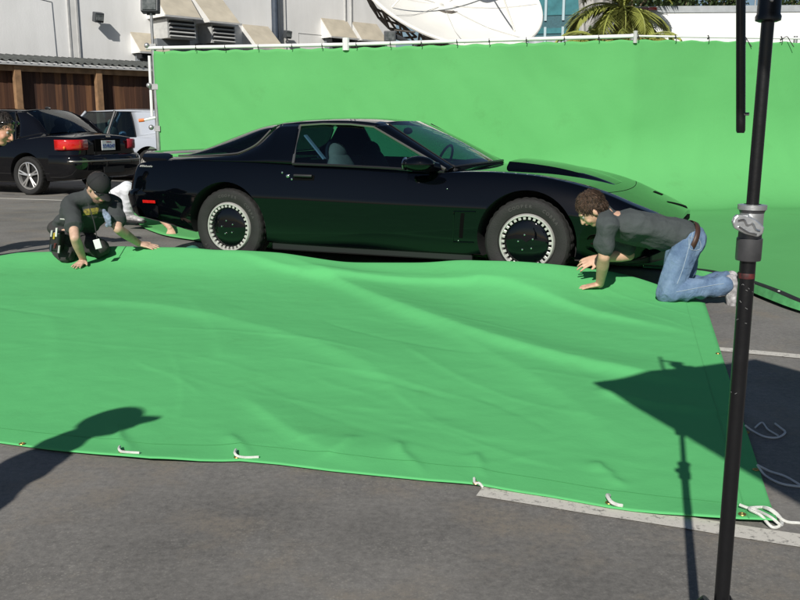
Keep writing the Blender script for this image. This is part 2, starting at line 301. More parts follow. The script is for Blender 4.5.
    def build(s, name, m, parent=None, smooth=35, bevel=0.0, solid=0.0, fix=True):
        me = bpy.data.meshes.new(name); me.from_pydata(s.v, [], s.f); me.update()
        if fix:
            bm = bmesh.new(); bm.from_mesh(me); bmesh.ops.recalc_face_normals(bm, faces=bm.faces); bm.to_mesh(me); bm.free()
        me.materials.append(M[m] if isinstance(m, str) else m)
        o = bpy.data.objects.new(name, me); link(o, parent)
        if solid: md = o.modifiers.new('solid', 'SOLIDIFY'); md.thickness = solid; md.offset = -1
        if bevel: md = o.modifiers.new('bev', 'BEVEL'); md.width = bevel; md.segments = 2; md.limit_method = 'ANGLE'
        if smooth and not bevel: smooth_mesh(me, smooth)
        return o
def catmull(P, n=8, closed=False):
    P = [Vector(p) for p in P]; out = []
    for i in range(len(P) - 1):
        p0 = P[max(i - 1, 0)]; p1 = P[i]; p2 = P[i + 1]; p3 = P[min(i + 2, len(P) - 1)]
        for k in range(n):
            t = k / n; out.append(.5 * ((2 * p1) + (p2 - p0) * t + (2 * p0 - 5 * p1 + 4 * p2 - p3) * t * t + (3 * p1 - p0 - 3 * p2 + p3) * t ** 3))
    out.append(P[-1]); return out
def resample(P, n):
    P = [Vector(p) for p in P]; d = [0]
    for a, b in zip(P, P[1:]): d.append(d[-1] + (b - a).length)
    out = []
    for i in range(n):
        t = d[-1] * i / (n - 1); j = 0
        while j < len(P) - 2 and d[j + 1] < t: j += 1
        L = d[j + 1] - d[j]; out.append(P[j].lerp(P[j + 1], (t - d[j]) / L if L > 1e-9 else 0))
    return out
def patch(mb, A, B, n=16, m=8, bulge=(0, 0, 0), spline=True):
    A = resample(catmull(A, 8) if spline and len(A) > 2 else A, n); B = resample(catmull(B, 8) if spline and len(B) > 2 else B, n); bulge = Vector(bulge)
    rows = []
    for j in range(m):
        t = j / (m - 1); rows.append([a.lerp(b, t) + bulge * (4 * t * (1 - t)) for a, b in zip(A, B)])
    return mb.grid(rows)
def evaluated(o):
    dg = bpy.context.evaluated_depsgraph_get(); dg.update(); me = bpy.data.meshes.new_from_object(o.evaluated_get(dg)); return me
def bake(o):
    me = evaluated(o); o.modifiers.clear(); o.data = me; return o
def text_mesh(s, size, font_bold=False, shear=0.0):
    cu = bpy.data.curves.new('t', 'FONT'); cu.body = s; cu.size = size; cu.align_x = 'CENTER'; cu.align_y = 'CENTER'; cu.extrude = 0.001; cu.shear = shear
    if font_bold: cu.offset = size * .02
    cu.resolution_u = 3
    o = bpy.data.objects.new('t', cu); SC.collection.objects.link(o); me = evaluated(o); bpy.data.objects.remove(o); bpy.data.curves.remove(cu)
    vs = [v.co.copy() for v in me.vertices]; fs = [tuple(p.vertices) for p in me.polygons]; bpy.data.meshes.remove(me)
    return vs, fs
def interp(tab):
    xs = [t[0] for t in tab]; ys = [t[1] for t in tab]
    # monotone cubic
    n = len(xs); dl = [(ys[i + 1] - ys[i]) / (xs[i + 1] - xs[i]) for i in range(n - 1)]
    m = [dl[0]] + [0 if dl[i - 1] * dl[i] <= 0 else 2 * dl[i - 1] * dl[i] / (dl[i - 1] + dl[i]) for i in range(1, n - 1)] + [dl[-1]]
    def f(x):
        if x <= xs[0]: return ys[0]
        if x >= xs[-1]: return ys[-1]
        i = 0
        while xs[i + 1] < x: i += 1
        h = xs[i + 1] - xs[i]; t = (x - xs[i]) / h
        return ys[i] * (2 * t ** 3 - 3 * t * t + 1) + m[i] * h * (t ** 3 - 2 * t * t + t) + ys[i + 1] * (-2 * t ** 3 + 3 * t * t) + m[i + 1] * h * (t ** 3 - t * t)
    return f

# ================================================================== SETTING
gs = MB(); gs.add([(-400, -40, 0), (400, -40, 0), (400, 900, 0), (-400, 900, 0)], [(0, 1, 2, 3)])
tag(gs.build('ground', 'asphalt', smooth=0), kind='structure')
def line_strip(name, a, b, wdt, label):
    a = Vector(a); b = Vector(b); d = (b - a).normalized(); n = Vector((-d.y, d.x, 0)) * wdt / 2; N = 60; rows = []
    for i in range(N + 1):
        p = a.lerp(b, i / N); j = .004 * noise.noise(p * 6)
        rows.append([p + n * (1 + j * 20), p - n * (1 - j * 20)])
    o = MB().grid([[v + Vector((0, 0, .004)) for v in r] for r in rows]).build(name, 'paint_line', smooth=0)
    return tag(o, kind='structure')
a = G(480, 491.5); b = G(800, 541.5); d = (b - a).normalized()
line_strip('parking_line', a, b + d * 3, .088, '')
a = G(724, 350); b = G(800, 357); d = (b - a).normalized()
line_strip('parking_line', a - d * .6, b + d * 5, .085, '')
a = G(0, 198.5); b = G(60, 200.5); d = (b - a).normalized()
line_strip('parking_line', a - d * 4, b + d * 1.2, .10, '')

# ================================================================== GREEN CLOTH IN THE FOREGROUND
far_px = [(-140, 262), (-60, 261), (0, 256), (18, 251.5), (45, 252), (80, 249.5), (110, 245.5), (150, 247), (192, 247.5), (214, 250.5), (233, 250), (279, 252.5), (318, 258.5), (345, 262.5), (430, 262.5), (457, 259.5), (487, 260.5), (520, 261), (560, 264.5), (596, 269), (610, 270.5), (640, 278), (668, 288), (705, 303)]
far_z = [.02, .05, .07, .09, .09, .10, .13, .14, .15, .14, .15, .14, .12, .11, .13, .16, .19, .205, .20, .16, .14, .10, .06, .012]
near_px = [(-140, 425), (-60, 436), (0, 443), (50, 450), (100, 456), (150, 461), (200, 462), (240, 461), (280, 464.6), (330, 471), (380, 476), (435, 481.5), (476, 485.5), (510, 491), (550, 497), (610, 508), (660, 515), (700, 519), (740, 523), (777, 525)]
NU, NV = 420, 230
farp = resample([G(x, y, z) for (x, y), z in zip(far_px, far_z)], NU)
for _ in range(3): farp = [farp[0]] + [(farp[max(i - 4, 0)] + farp[i] * 2 + farp[min(i + 4, NU - 1)]) / 4 for i in range(1, NU - 1)] + [farp[-1]]
nearp = resample([G(x, y, .008) for x, y in near_px], NU)
# pull the parametrisation together so that columns run roughly away from the camera
folds = [  # (points in px, height, width)
    ([(250, 262), (330, 283), (430, 322), (520, 352), (640, 378), (735, 392)], .035, .16),
    ([(110, 262), (230, 268), (330, 283), (480, 292), (600, 318), (720, 340)], .028, .13),
    ([(0, 300), (140, 306), (260, 330), (360, 365), (430, 420)], .016, .20),
    ([(240, 395), (300, 440), (380, 475)], .012, .10),
    ([(150, 250), (300, 262), (440, 275), (560, 282), (660, 292)], .03, .10),
    ([(370, 300), (450, 335), (560, 395), (640, 470)], .012, .16),
    ([(590, 392), (660, 410), (770, 420)], .018, .10),
    ([(40, 300), (60, 350), (30, 400)], .003, .12),
    ([(180, 290), (215, 330), (225, 370)], .003, .10),
]
FL = [([Vector(p) for p in catmull([G(x, y) for x, y in pts], 5)], h, wd) for pts, h, wd in folds]
for pts, _, _ in FL:
    for p in pts: p.z = 0
def fold_h(p):
    z = 0
    for k, (pts, h, wd) in enumerate(FL):
        best = 1e9; side = 0; tt = 0
        for i in range(len(pts) - 1):
            a = pts[i]; ab = pts[i + 1] - a; t = max(0, min(1, (p - a).dot(ab) / ab.length_squared)); q = a + ab * t; dv = p - q; dd = dv.length
            if dd < best: best = dd; side = 1 if ab.x * dv.y - ab.y * dv.x > 0 else -1; tt = (i + t) / (len(pts) - 1)
        wv = wd * (1.5 if side > 0 else .75)
        end = min(1, tt * 4, (1 - tt) * 4); end = max(.0, end)
        z += 1.55 * h * math.exp(-(best / wv) ** 2) * (end if 0 < tt < 1 else 0)
    return z
SEAM = 8
NP = np.array([[v.x, v.y, v.z] for v in nearp]); FP = np.array([[v.x, v.y, v.z] for v in farp]); TT = np.linspace(0, 1, NV)[:, None, None]
PXY = NP[None] * (1 - TT) + FP[None] * TT; LEN = np.linalg.norm(FP - NP, axis=1)[None]; tt1 = TT[:, :, 0]
dist_far = LEN * (1 - tt1); dist_near = LEN * tt1; zr = FP[:, 2][None]
ridge = np.where(zr > .012, (zr - .012) * np.exp(-(dist_far / (.20 + 1.1 * zr)) ** 1.5), 0)
def crease(pts, h, wl_, wr_):
    pts = [(p.x, p.y) for p in pts]; X = PXY[:, :, 0]; Y = PXY[:, :, 1]; best = np.full(X.shape, 1e9); tt = np.zeros(X.shape); sd = np.ones(X.shape); n = len(pts) - 1
    for i in range(n):
        ax, ay = pts[i]; bx, by = pts[i + 1]; dx, dy = bx - ax, by - ay; L2 = dx * dx + dy * dy + 1e-9; t = np.clip(((X - ax) * dx + (Y - ay) * dy) / L2, 0, 1)
        qx = X - ax - dx * t; qy = Y - ay - dy * t; d = np.hypot(qx, qy); m = d < best; best = np.where(m, d, best); tt = np.where(m, (i + t) / n, tt); sd = np.where(m, np.where(dx * qy - dy * qx > 0, 1, -1), sd)
    wv = np.where(sd > 0, wl_, wr_); end = np.clip(np.minimum(tt * 4, (1 - tt) * 4), 0, 1); end = end * end * (3 - 2 * end)
    return h * np.exp(-(best / wv) ** 1.6) * end
FOLD = np.zeros(PXY.shape[:2])
for pts, h, wd in FL: FOLD += crease(pts, 1.05 * h, wd * 1.5, wd * .42)
rndc = random.Random(12)
def gcrease(px, py, ang, L, h, w_):
    g = G(px, py); d = Vector((math.cos(ang), math.sin(ang), 0)); n = Vector((-d.y, d.x, 0)); pts = []; wob = rndc.uniform(-.12, .12)
    for k in range(7): t = k / 6 - .5; pts.append(g + d * L * t + n * (wob * (4 * t * t - 1) * L + rndc.uniform(-.012, .012)))
    return crease(pts, h, w_, w_ * .45)
for k in range(30):    # crisp small diagonal creases
    px = rndc.uniform(20, 720); py = rndc.uniform(285, 450); FOLD += gcrease(px, py, R(rndc.gauss(-42, 16)), rndc.uniform(.6, 1.9), rndc.choice((-1, 1, 1)) * rndc.uniform(.0008, .0032), rndc.uniform(.02, .05))
for k in range(12): FOLD += gcrease(rndc.uniform(0, 720), rndc.uniform(300, 470), R(rndc.uniform(0, 180)), rndc.uniform(.25, .6), rndc.uniform(.0005, .002), rndc.uniform(.02, .04))
for px in (122, 237, 476, 609, 400, 330): FOLD += gcrease(px + 4, 0.5 * (near_px[0][1] + 450) if False else 455 + (px - 122) * .07 - 12, R(rndc.uniform(60, 120)), rndc.uniform(.25, .5), .012, .04)
rows = []
for j in range(NV):
    row = []
    for i in range(NU):
        x, y = float(PXY[j, i, 0]), float(PXY[j, i, 1]); df = float(dist_far[j, i]); dnr = float(dist_near[j, i])
        edge = min(1, dnr / .30) * min(1, .1 + df / .35); side_ = min(1, (NU - 1 - i) / 22)
        big = .014 * (noise.noise(Vector((x * .55, y * .9, 1.3))) + .4) + .0035 * noise.noise(Vector((x * 2.2, y * 2.6, 4.3)))
        fine = .0018 * noise.noise(Vector((x * 5 + y * 2, y * 6, 8.1))) + .0012 * noise.noise(Vector((x * 13 - y * 5, y * 14, 3.1)))
        curl = .014 * max(0, noise.noise(Vector((x * 2.3, 3.1, 5.5))) + .15) * math.exp(-(dnr / .09) ** 2)
        z = .010 + float(ridge[j, i]) + (float(FOLD[j, i]) + max(0, big) + fine) * edge * max(.15, side_) + curl
        row.append(Vector((x, y, max(z, .006))))
    rows.append(row)
# the far edge tucks down to the ground behind the ridge
tuck = [];
for k, (dy, f) in enumerate([(.05, .85), (.09, .5), (.12, .12)]):
    tuck.append([Vector((v.x + dy * .12, v.y + dy * (1 if i < NU - 30 else .3), max(.006, v.z * f))) for i, v in enumerate(rows[-1])])
hemrows = rows[:7]
o = MB().grid(rows + tuck).build('green_cloth', 'cloth', smooth=60, solid=.003)
tag(o, 'large bright green cloth spread over the asphalt in front of the black sports car', 'cloth')
GCLOTH = o
# stitched hem and soil along the front edge
hm = MB(); 
for k, (j, wd) in enumerate(((SEAM, .0022),)):
    pts = [rows[j][i] + Vector((0, 0, .0012)) for i in range(0, NU)]
    hm.grid([[p + Vector((0, -wd, 0)) for p in pts], [p + Vector((0, wd, 0)) for p in pts]])
pts = [rows[j][NU - 11] + Vector((0, 0, .0012)) for j in range(0, NV)]
hm.grid([[p + Vector((-.0022, 0, 0)) for p in pts], [p + Vector((.0022, 0, 0)) for p in pts]])
hm.build('hem_seam', mat('hem_thread', (.085, .42, .13), .9), GCLOTH, smooth=0)
cbvh = BVHTree.FromPolygons([v for r in rows for v in r], [(i * NU + j, i * NU + j + 1, (i + 1) * NU + j + 1, (i + 1) * NU + j) for i in range(NV - 1) for j in range(NU - 1)])
def on_cloth(p, dz=0.0):
    h = cbvh.ray_cast(Vector((p[0], p[1], 2)), Vector((0, 0, -1)))
    return (h[0] if h[0] else Vector((p[0], p[1], 0))) + Vector((0, 0, dz))
# grommets (parts) and ropes (things)
def cp(px, py, dz=.002):
    g = G(px, py, .015); return on_cloth(g, dz)
for px, py in [(22, 443), (122, 453), (237, 456.5), (476, 483), (609, 502), (718, 353), (747, 429), (756, 469), (742, 517)]:
    c = cp(px, py); MB().lathe([(.005, .0), (.0065, .002), (.011, .002), (.012, 0)], c, n=14).build('grommet', 'brass', GCLOTH)
def rope(pts, label, r=.0038, m='rope', group='tie ropes along the edge of the green cloth'):
    P = []
    for (x, y, z) in pts:
        g = G(x, y, z); h = cbvh.ray_cast(Vector((g.x, g.y, 2)), Vector((0, 0, -1))); zz = (h[0].z + .004 + z) if h[0] else z + .006
        P.append(Vector((g.x, g.y, zz)))
    o = MB().tube(catmull(P, 8), r, 7).build('tie_rope', m)
    return tag(o, label, 'rope', group)
rope([(120, 452, .006), (119.5, 455, .012), (122, 457.5, .006), (130, 458.5, 0), (140, 459, 0)], 'short white rope through the cloth front edge under the head shadow', .005)
rope([(236, 454, .006), (235, 457, .012), (238, 460, .006), (246, 461.5, 0), (259, 461, 0)], 'short white rope lying at the cloth front edge well right of the head shadow', .005)
rope([(474, 483, .004), (475, 485, .01), (479, 488, .0), (483, 489, 0)], 'tiny white rope end poking out where the white parking line meets the cloth', .0045)
rope([(609, 500, .006), (607, 500, .018), (611, 506, .014), (617, 509, .004), (622, 510, 0)], 'white rope loop hanging from a brass grommet over the white parking line', .006)
rope([(745, 429, .01), (752, 432, .0), (764, 438, 0), (777, 439, 0), (785, 434, 0), (780, 429, 0), (775, 425, 0)], 'upper rope curling on the shaded asphalt right of the light stand', .0042, 'rope_blue')
rope([(755, 429, 0), (762, 424, 0), (768, 431, 0), (778, 437, 0)], 'short rope strand crossing the upper curl on shaded asphalt', .0036, 'rope_blue')
rope([(757, 469, .01), (770, 473, 0), (785, 478, 0), (800, 487, 0), (797, 488, 0), (780, 485, 0), (765, 477, .0), (757, 469, .01)], 'long narrow rope loop on shaded asphalt below the upper curl', .0042, 'rope_blue')
rope([(739, 511, .01), (748, 515, .004), (757, 518, .0), (770, 526, 0), (781, 527, 0), (780, 519, 0), (768, 514, 0), (752, 514, .004), (749, 517, .006), (760, 524, .0), (772, 529, .0), (781, 526, 0), (777, 518, 0), (763, 514, 0), (770, 518, .006), (785, 523, 0), (800, 525, 0), (820, 528, 0)], 'tangled white rope coil at the right front corner of the cloth', .0048)

# ================================================================== SCREEN (wall cloth, floor sweep, frame)
scr = empty('green_screen', (-4.18, 15.0, 0), 0, None, 'tall green screen stretched on a white pipe frame behind the black sports car', 'green screen')
SO = Vector((-4.18, 15.0, 0))
railz = 2.5; TIES = 23
RP = [at(153, 48, 15.0), at(346, 44.5, 14.45), at(635, 36, 13.25), at(800, 38.5, 13.5), at(940, 40.5, 13.7)]
topx = resample(RP, 200)
def lip(px, py, z): return G(px, py, z)
ff = [(-4.15, 12.9), (-3.8, 11.8), (-3.3, 10.9), (-3.05, 10.3), (-2.75, 9.7), (-2.3, 9.1), (-1.2, 8.3), (.6, 7.62), (1.7, 7.3), (2.15, 7.15)]
ffp = [Vector((x, y, .012)) for x, y in ff] + [G(700, 272, .05), G(722, 276, .05), G(744, 282, .06), G(772, 292, .07), G(800, 304, .055), G(840, 318, .03), G(900, 335, .02), G(1020, 370, .012), G(1100, 390, .012)]
ffr = resample(catmull(ffp, 6), 200)
rows = []
NV2 = 90
for j in range(NV2):
    row = []
    for i in range(200):
        T = topx[i]; F = ffr[i]; B = Vector((T.x * 1.0, T.y, 0)); dF = Vector((F.x - B.x, F.y - B.y, 0)); L = dF.length; dn = dF.normalized() if L > .01 else Vector((0, -1, 0))
        rc = (.55 + .85 * max(0, min(1, (T.x - 1.5) / 3.0))) if L > 1.2 else L * .4
        H = T.z - .045 - .02 * abs(math.sin(i * .55)) ** 2
        s = j / (NV2 - 1)
        if s < .42: z = rc + (H - rc) * (1 - s / .42); off = 0
        elif s < .58: a = (s - .42) / .16 * math.pi / 2; z = rc - rc * math.sin(a); off = rc - rc * math.cos(a)
        else: k = (s - .58) / .42; z = F.z * k ** 6; off = rc + (L - rc) * k
        p = B + dn * off; p.z = z
        wx = i / 199 * 12
        a1 = noise.noise(Vector((wx * .9, z * .5 + off * .3, 2.2))); a2 = noise.noise(Vector((wx * 2.1 + z * .8, z * .9 + off * .5, 7.7)))
        amp = .05 * a1 + .02 * a2 + .012 * noise.noise(Vector((wx * 5 + z * 2, z * 2.2, 1.7)))
        if s <= .5:
            fade = min(1, (H - z) / .5) * .9 + .1; sag = 0
            p += Vector((0, -1, 0)) * amp * fade
            # little pull folds below each tie
            tie = abs((i / 9.0) % 1 - .5); p.y -= .02 * (1 - 2 * tie) * math.exp(-(H - z) / .16)
        else:
            p.z = p.z + max(0, .07 * a1 + .03 * a2) * min(1, (1 - s) * 8) * (1 - .6 * min(1, (s - .5) * 2)) + .008
        p.z += .05 * math.exp(-((s - .60) / .03) ** 2) * (.5 + noise.noise(Vector((wx * .8, 4, 4))))
        row.append(p - SO)
    rows.append(row)
scrfab = MB().grid(rows).build('screen_fabric', 'screen', scr, smooth=60, solid=.002)
# black webbing on the front hem of the sweep with pale grommets
e0 = [r for r in rows[-1]]
idx = [i for i in range(200) if e0[i].x + SO.x > 2.0]
hem = MB()
top = [e0[i] + Vector((0, 0, .004)) for i in idx]
tl = resample(top, 80); inner = []; outer = []; low = []
for k, p in enumerate(tl):
    t = (tl[min(k + 1, 79)] - tl[max(k - 1, 0)]).normalized(); n = Vector((t.y, -t.x, 0)); 
    if n.y > 0: n = -n
    inner.append(p - n * .035 + Vector((0, 0, .008))); outer.append(p + n * .02 + Vector((0, 0, .004))); low.append(p + n * .035 - Vector((0, 0, max(0, (p.z - .01) * .75))))
hem.grid([inner, outer]).build('hem_webbing', 'hem_black', scr, smooth=60, solid=.002)
MB().grid([outer, low]).build('hem_underside', 'cloth_dark', scr, smooth=60)
for px, py in ((710, 273.5), (774, 293.3)):
    g = G(px, py, .075) - SO
    best = min(range(80), key=lambda k: (inner[k] - g).length); c = (inner[best] + outer[best]) / 2 + Vector((0, 0, .004))
    MB().ball(c, (.009, .009, .004), 10, 6).build('grommet', 'pipe_white', scr)
for a, b in ((0, 1), (1, 2), (2, 3), (3, 4)):
    P0 = RP[a] - SO; P1 = RP[b] - SO; d = (P1 - P0).normalized()
    MB().tube([P0 - d * (.12 if a == 0 else 0), P1], .029 if a < 2 else .015, 12).build('top_rail', 'pipe_white', scr)
def frame_post(P, r, nm='frame_post', m='galv', up=.0, pb=.15):
    b = P - SO; MB().tube([Vector((b.x, b.y + pb, 0)), Vector((b.x, b.y + pb, P.z + up))], r, 12).build(nm, m, scr)
frame_post(RP[0], .038, up=.0, pb=.03)
frame_post(RP[2], .03, up=.05); frame_post(RP[3], .03, up=.05)
# clamps on the left post, white end pipe with a plug and orange tag
q = RP[0] - SO
for dz in (.02, -.62, -1.3, -1.75): MB().box(q + Vector((.0, .03, dz)), (.10, .09, .09)).ball(q + Vector((-.10, .0, dz + .02)), .045, 10, 8).build('pipe_clamp', 'galv', scr)
MB().tube([q + Vector((-.08, .05, -.12)), q + Vector((-.09, .05, -1.1))], .026, 10).build('white_sleeve', 'pipe_white', scr)
MB().tube([q + Vector((-.02, 0, -1.12)), q + Vector((-.20, -.03, -1.16))], .02, 8).build('peg', 'pipe_white', scr)
MB().tube([q + Vector((-.2, -.03, -1.16)), q + Vector((-.29, -.03, -1.17))], .028, 8).build('orange_cap', 'amber', scr)
j1 = RP[1] - SO; MB().tube([j1 + Vector((0, -.01, -.09)), j1 + Vector((0, -.01, .10))], .055, 10).build('rail_joint', 'pipe_white', scr)
j2 = RP[2] - SO; MB().tube([j2 + Vector((0, -.02, -.1)), j2 + Vector((0, -.02, .07))], .03, 10).build('rail_joint', 'grey_trim', scr)
for k in range(23):
    t = (k + .4) / 23; n = int(t * 199); P0 = topx[n] - SO
    mb = MB(); mb.lathe([(.030, -.007), (.034, 0), (.030, .007)], P0 + Vector((0, 0, -.003)), axis=(1, -.1, 0), n=12)
    mb.tube([P0 + Vector((0, -.045, -.0)), P0 + Vector((.005, -.05, -.05)), P0 + Vector((-.002, -.05, -.07))], .006, 6)
    mb.build('tie', 'tie', scr)
for px in (743, 785):
    P0 = at(px, 39, 13.45) - SO
    MB().tube(catmull([P0 + Vector((-.08, -.03, -.03)), P0 + Vector((0, -.05, .03)), P0 + Vector((.06, -.05, -.04)), P0 + Vector((.11, -.07, -.12))], 5), .006, 6).build('tie', 'tie', scr)

# ================================================================== CARS
def car_shell(name, paint, tab, x0, x1, cabin, parent, arches, arch_r, floor_z=.32, crease_s=.35):
    F = {k: interp(v) for k, v in tab.items()}
    xs = []; x = x0
    while x < x1 - .02: xs.append(x); x += .075
    xs.append(x1)
    for e in (x0, x1):
        sgn = 1 if e == x0 else -1
        for dd in (.02, .045): xs.append(e + sgn * dd)
    for c in cabin: xs += [c - .012, c + .012]
    xs = sorted(set(round(v, 4) for v in xs)); clean = [xs[0]]
    for v in xs[1:]:
        if v - clean[-1] > .011: clean.append(v)
    xs = clean; secs = []
    for x in xs:
        wd, zt, zs, ins, zc, zb = [F[k](x) for k in ('w', 'zt', 'zs', 'ins', 'zc', 'zb')]; ys = wd - ins
        inside = cabin[0] < x < cabin[1]
        if inside: top = [(0, floor_z), (.5 * ys, floor_z), (ys - .10, floor_z), (ys - .075, zs - .004)]
        else: top = [(0, zt), (.45 * ys, zs + (zt - zs) * .74), (.78 * ys, zs + (zt - zs) * .36), (ys - .05, zs + (zt - zs) * .09)]
        sec = top + [(ys, zs - .006), (ys + (wd - ys) * .30, zs - (zs - zc) * .14), (ys + (wd - ys) * .72, zs - (zs - zc) * .52), (wd, zc), (wd - .006, zc - .02), (wd - .022, zb + (zc - zb) * .45), (wd - .05, zb + .06), (wd - .085, zb), (0, zb)]
        secs.append([(x, y, z) for y, z in sec])
    n = len(secs[0]); vs = []; fs = []; idx = {}
    for i, s in enumerate(secs):
        for j, (x, y, z) in enumerate(s):
            idx[i, j, 0] = len(vs); vs.append((x, -y, z))
            if j in (0, n - 1): idx[i, j, 1] = idx[i, j, 0]
            else: idx[i, j, 1] = len(vs); vs.append((x, y, z))
    for i in range(len(secs) - 1):
        for j in range(n - 1):
            for s in (0, 1): fs.append((idx[i, j, s], idx[i + 1, j, s], idx[i + 1, j + 1, s], idx[i, j + 1, s]) if s else (idx[i, j, s], idx[i, j + 1, s], idx[i + 1, j + 1, s], idx[i + 1, j, s]))
    for i in (0, len(secs) - 1):
        for j in range(n - 1):
            q = [idx[i, j, 0], idx[i, j, 1], idx[i, j + 1, 1], idx[i, j + 1, 0]]; q = list(dict.fromkeys(q)); fs.append(tuple(q))
    me = bpy.data.meshes.new(name); me.from_pydata(vs, [], fs); bm = bmesh.new(); bm.from_mesh(me); bmesh.ops.recalc_face_normals(bm, faces=bm.faces)
    cl = bm.edges.layers.float.new('crease_edge'); bm.verts.ensure_lookup_table(); inv = {v: k for k, v in idx.items()}
    for e in bm.edges:
        a = inv.get(e.verts[0].index); b = inv.get(e.verts[1].index)
        if a and b and a[1] == b[1] and a[0] != b[0]:
            if a[1] == 7: e[cl] = .75
            elif a[1] == 4: e[cl] = crease_s
            elif a[1] in (11,): e[cl] = .8
        if a and b and a[0] == b[0] and a[0] in (0, len(secs) - 1): e[cl] = .45
        if len(e.link_faces) == 2 and e.calc_face_angle(0) > R(50) and a and b and cabin[0] - .03 < secs[a[0]][0][0] < cabin[1] + .03: e[cl] = .9
    bm.to_mesh(me); bm.free(); me.materials.append(M[paint])
    o = bpy.data.objects.new(name, me); link(o, parent); md = o.modifiers.new('s', 'SUBSURF'); md.levels = 2; md.render_levels = 2
    bake(o)
    cut = MB()
    for ax, az_ in arches:
        for s in (-1, 1):
            prof = [(0.001, 0), (arch_r, 0), (arch_r, .5), (.001, .5)]
            cut = MB(); cut.lathe(prof, (ax, s * .62, az_), (0, s, 0), n=56)
            c = cut.build('cutter', 'well', parent, smooth=0); 
            bmx = bmesh.new(); bmx.from_mesh(c.data); bmesh.ops.remove_doubles(bmx, verts=bmx.verts, dist=.002); bmesh.ops.recalc_face_normals(bmx, faces=bmx.faces); bmx.to_mesh(c.data); bmx.free()
            md = o.modifiers.new('b', 'BOOLEAN'); md.operation = 'DIFFERENCE'; md.object = c; md.solver = 'EXACT'; md.material_mode = 'TRANSFER'
            bake(o); bpy.data.objects.remove(c)
    smooth_mesh(o.data, 32)
    bvh = BVHTree.FromPolygons([v.co.copy() for v in o.data.vertices], [tuple(p.vertices) for p in o.data.polygons])
    return o, bvh
def side_pt(bvh, x, z, s=-1, off=.0015):
    h = bvh.ray_cast(Vector((x, s * 2.0, z)), Vector((0, -s, 0)))
    if not h[0]: return Vector((x, s * .85, z))
    n = h[1];  n = n if n.y * s > 0 else -n
    return h[0] + n * off
def ribbon(bvh, pts, wd, s=-1, off=.0015, mb=None, n=60):
    P = resample([Vector((p[0], 0, p[1])) for p in catmull([(p[0], 0, p[1]) for p in pts], 8)], n); mb = mb or MB(); A = []; B = []
    for i, p in enumerate(P):
        t = (P[min(i + 1, n - 1)] - P[max(i - 1, 0)]).normalized(); q = Vector((-t.z, 0, t.x)) * wd / 2
        A.append(side_pt(bvh, p.x + q.x, p.z + q.z, s, off)); B.append(side_pt(bvh, p.x - q.x, p.z - q.z, s, off))
    return mb.grid([A, B])
def decal(bvh, x0, x1, z0, z1, s=-1, off=.002, nx=8, nz=4, slant=0.0):
    return MB().grid([[side_pt(bvh, x0 + (x1 - x0) * i / nx + slant * j / nz, z0 + (z1 - z0) * j / nz, s, off) for i in range(nx + 1)] for j in range(nz + 1)])

def wheel_tyre(parent, r, rim_r, wd, s):
    """wheel centred at the parent's origin, axis along y, outer face towards s"""
    h = wd / 2; sl = (r - rim_r)
    prof = [(rim_r, h * .70), (rim_r + sl * .12, h * .92), (rim_r + sl * .32, h * 1.0), (rim_r + sl * .55, h * 1.04), (rim_r + sl * .80, h * .99), (r - .010, h * .88), (r - .002, h * .74)]
    tread = []
    for a in (.50, .46, .24, .20, -.02, -.06, -.28, -.32, -.54, -.58): tread.append((r - (0 if round((a + 1) * 100) % 1 == 9 else 0), h * a))
    tp = [(r, .62), (r, .46), (r - .009, .45), (r - .009, .38), (r + .001, .37), (r + .001, .10), (r - .009, .09), (r - .009, .02), (r + .001, .01), (r + .001, -.26), (r - .009, -.27), (r - .009, -.34), (r, -.35), (r, -.62)]
    tread = [(a, h * b) for a, b in tp]
    prof = prof + tread + [(a, -b) for a, b in reversed(prof)]
    nA = 96
    def md(k, j): 
        if 6 <= j <= 21: return -.006 if k % 3 == 0 else 0
        return 0
    MB().lathe([(a, b) for a, b in prof], (0, 0, 0), (0, s, 0), n=nA, mod=md, close=False).build('tyre', 'tyre', parent, smooth=28)
def lettering(parent, txts, rad, size, y, s, m='tyre_text', nm='tyre_lettering'):
    mb = MB()
    for txt, a0 in txts:
        step = size * .92 / rad
        for i, ch in enumerate(txt):
            if ch == ' ': continue
            vs, fs = text_mesh(ch, size, True)
            ang = a0 + (i - (len(txt) - 1) / 2) * step   # clockwise from the top as seen from outside
            # outward face seen from -y when s=-1: x to the right
            ca, sa = math.cos(ang), math.sin(ang); out = []
            for v in vs:
                X = v.x; Z = v.y + rad; x2 = X * ca + Z * sa; z2 = -X * sa + Z * ca
                out.append(Vector((x2 * -s, s * (y + v.z), z2)))
            mb.add(out, fs)
    return mb.build(nm, m, parent, smooth=0)
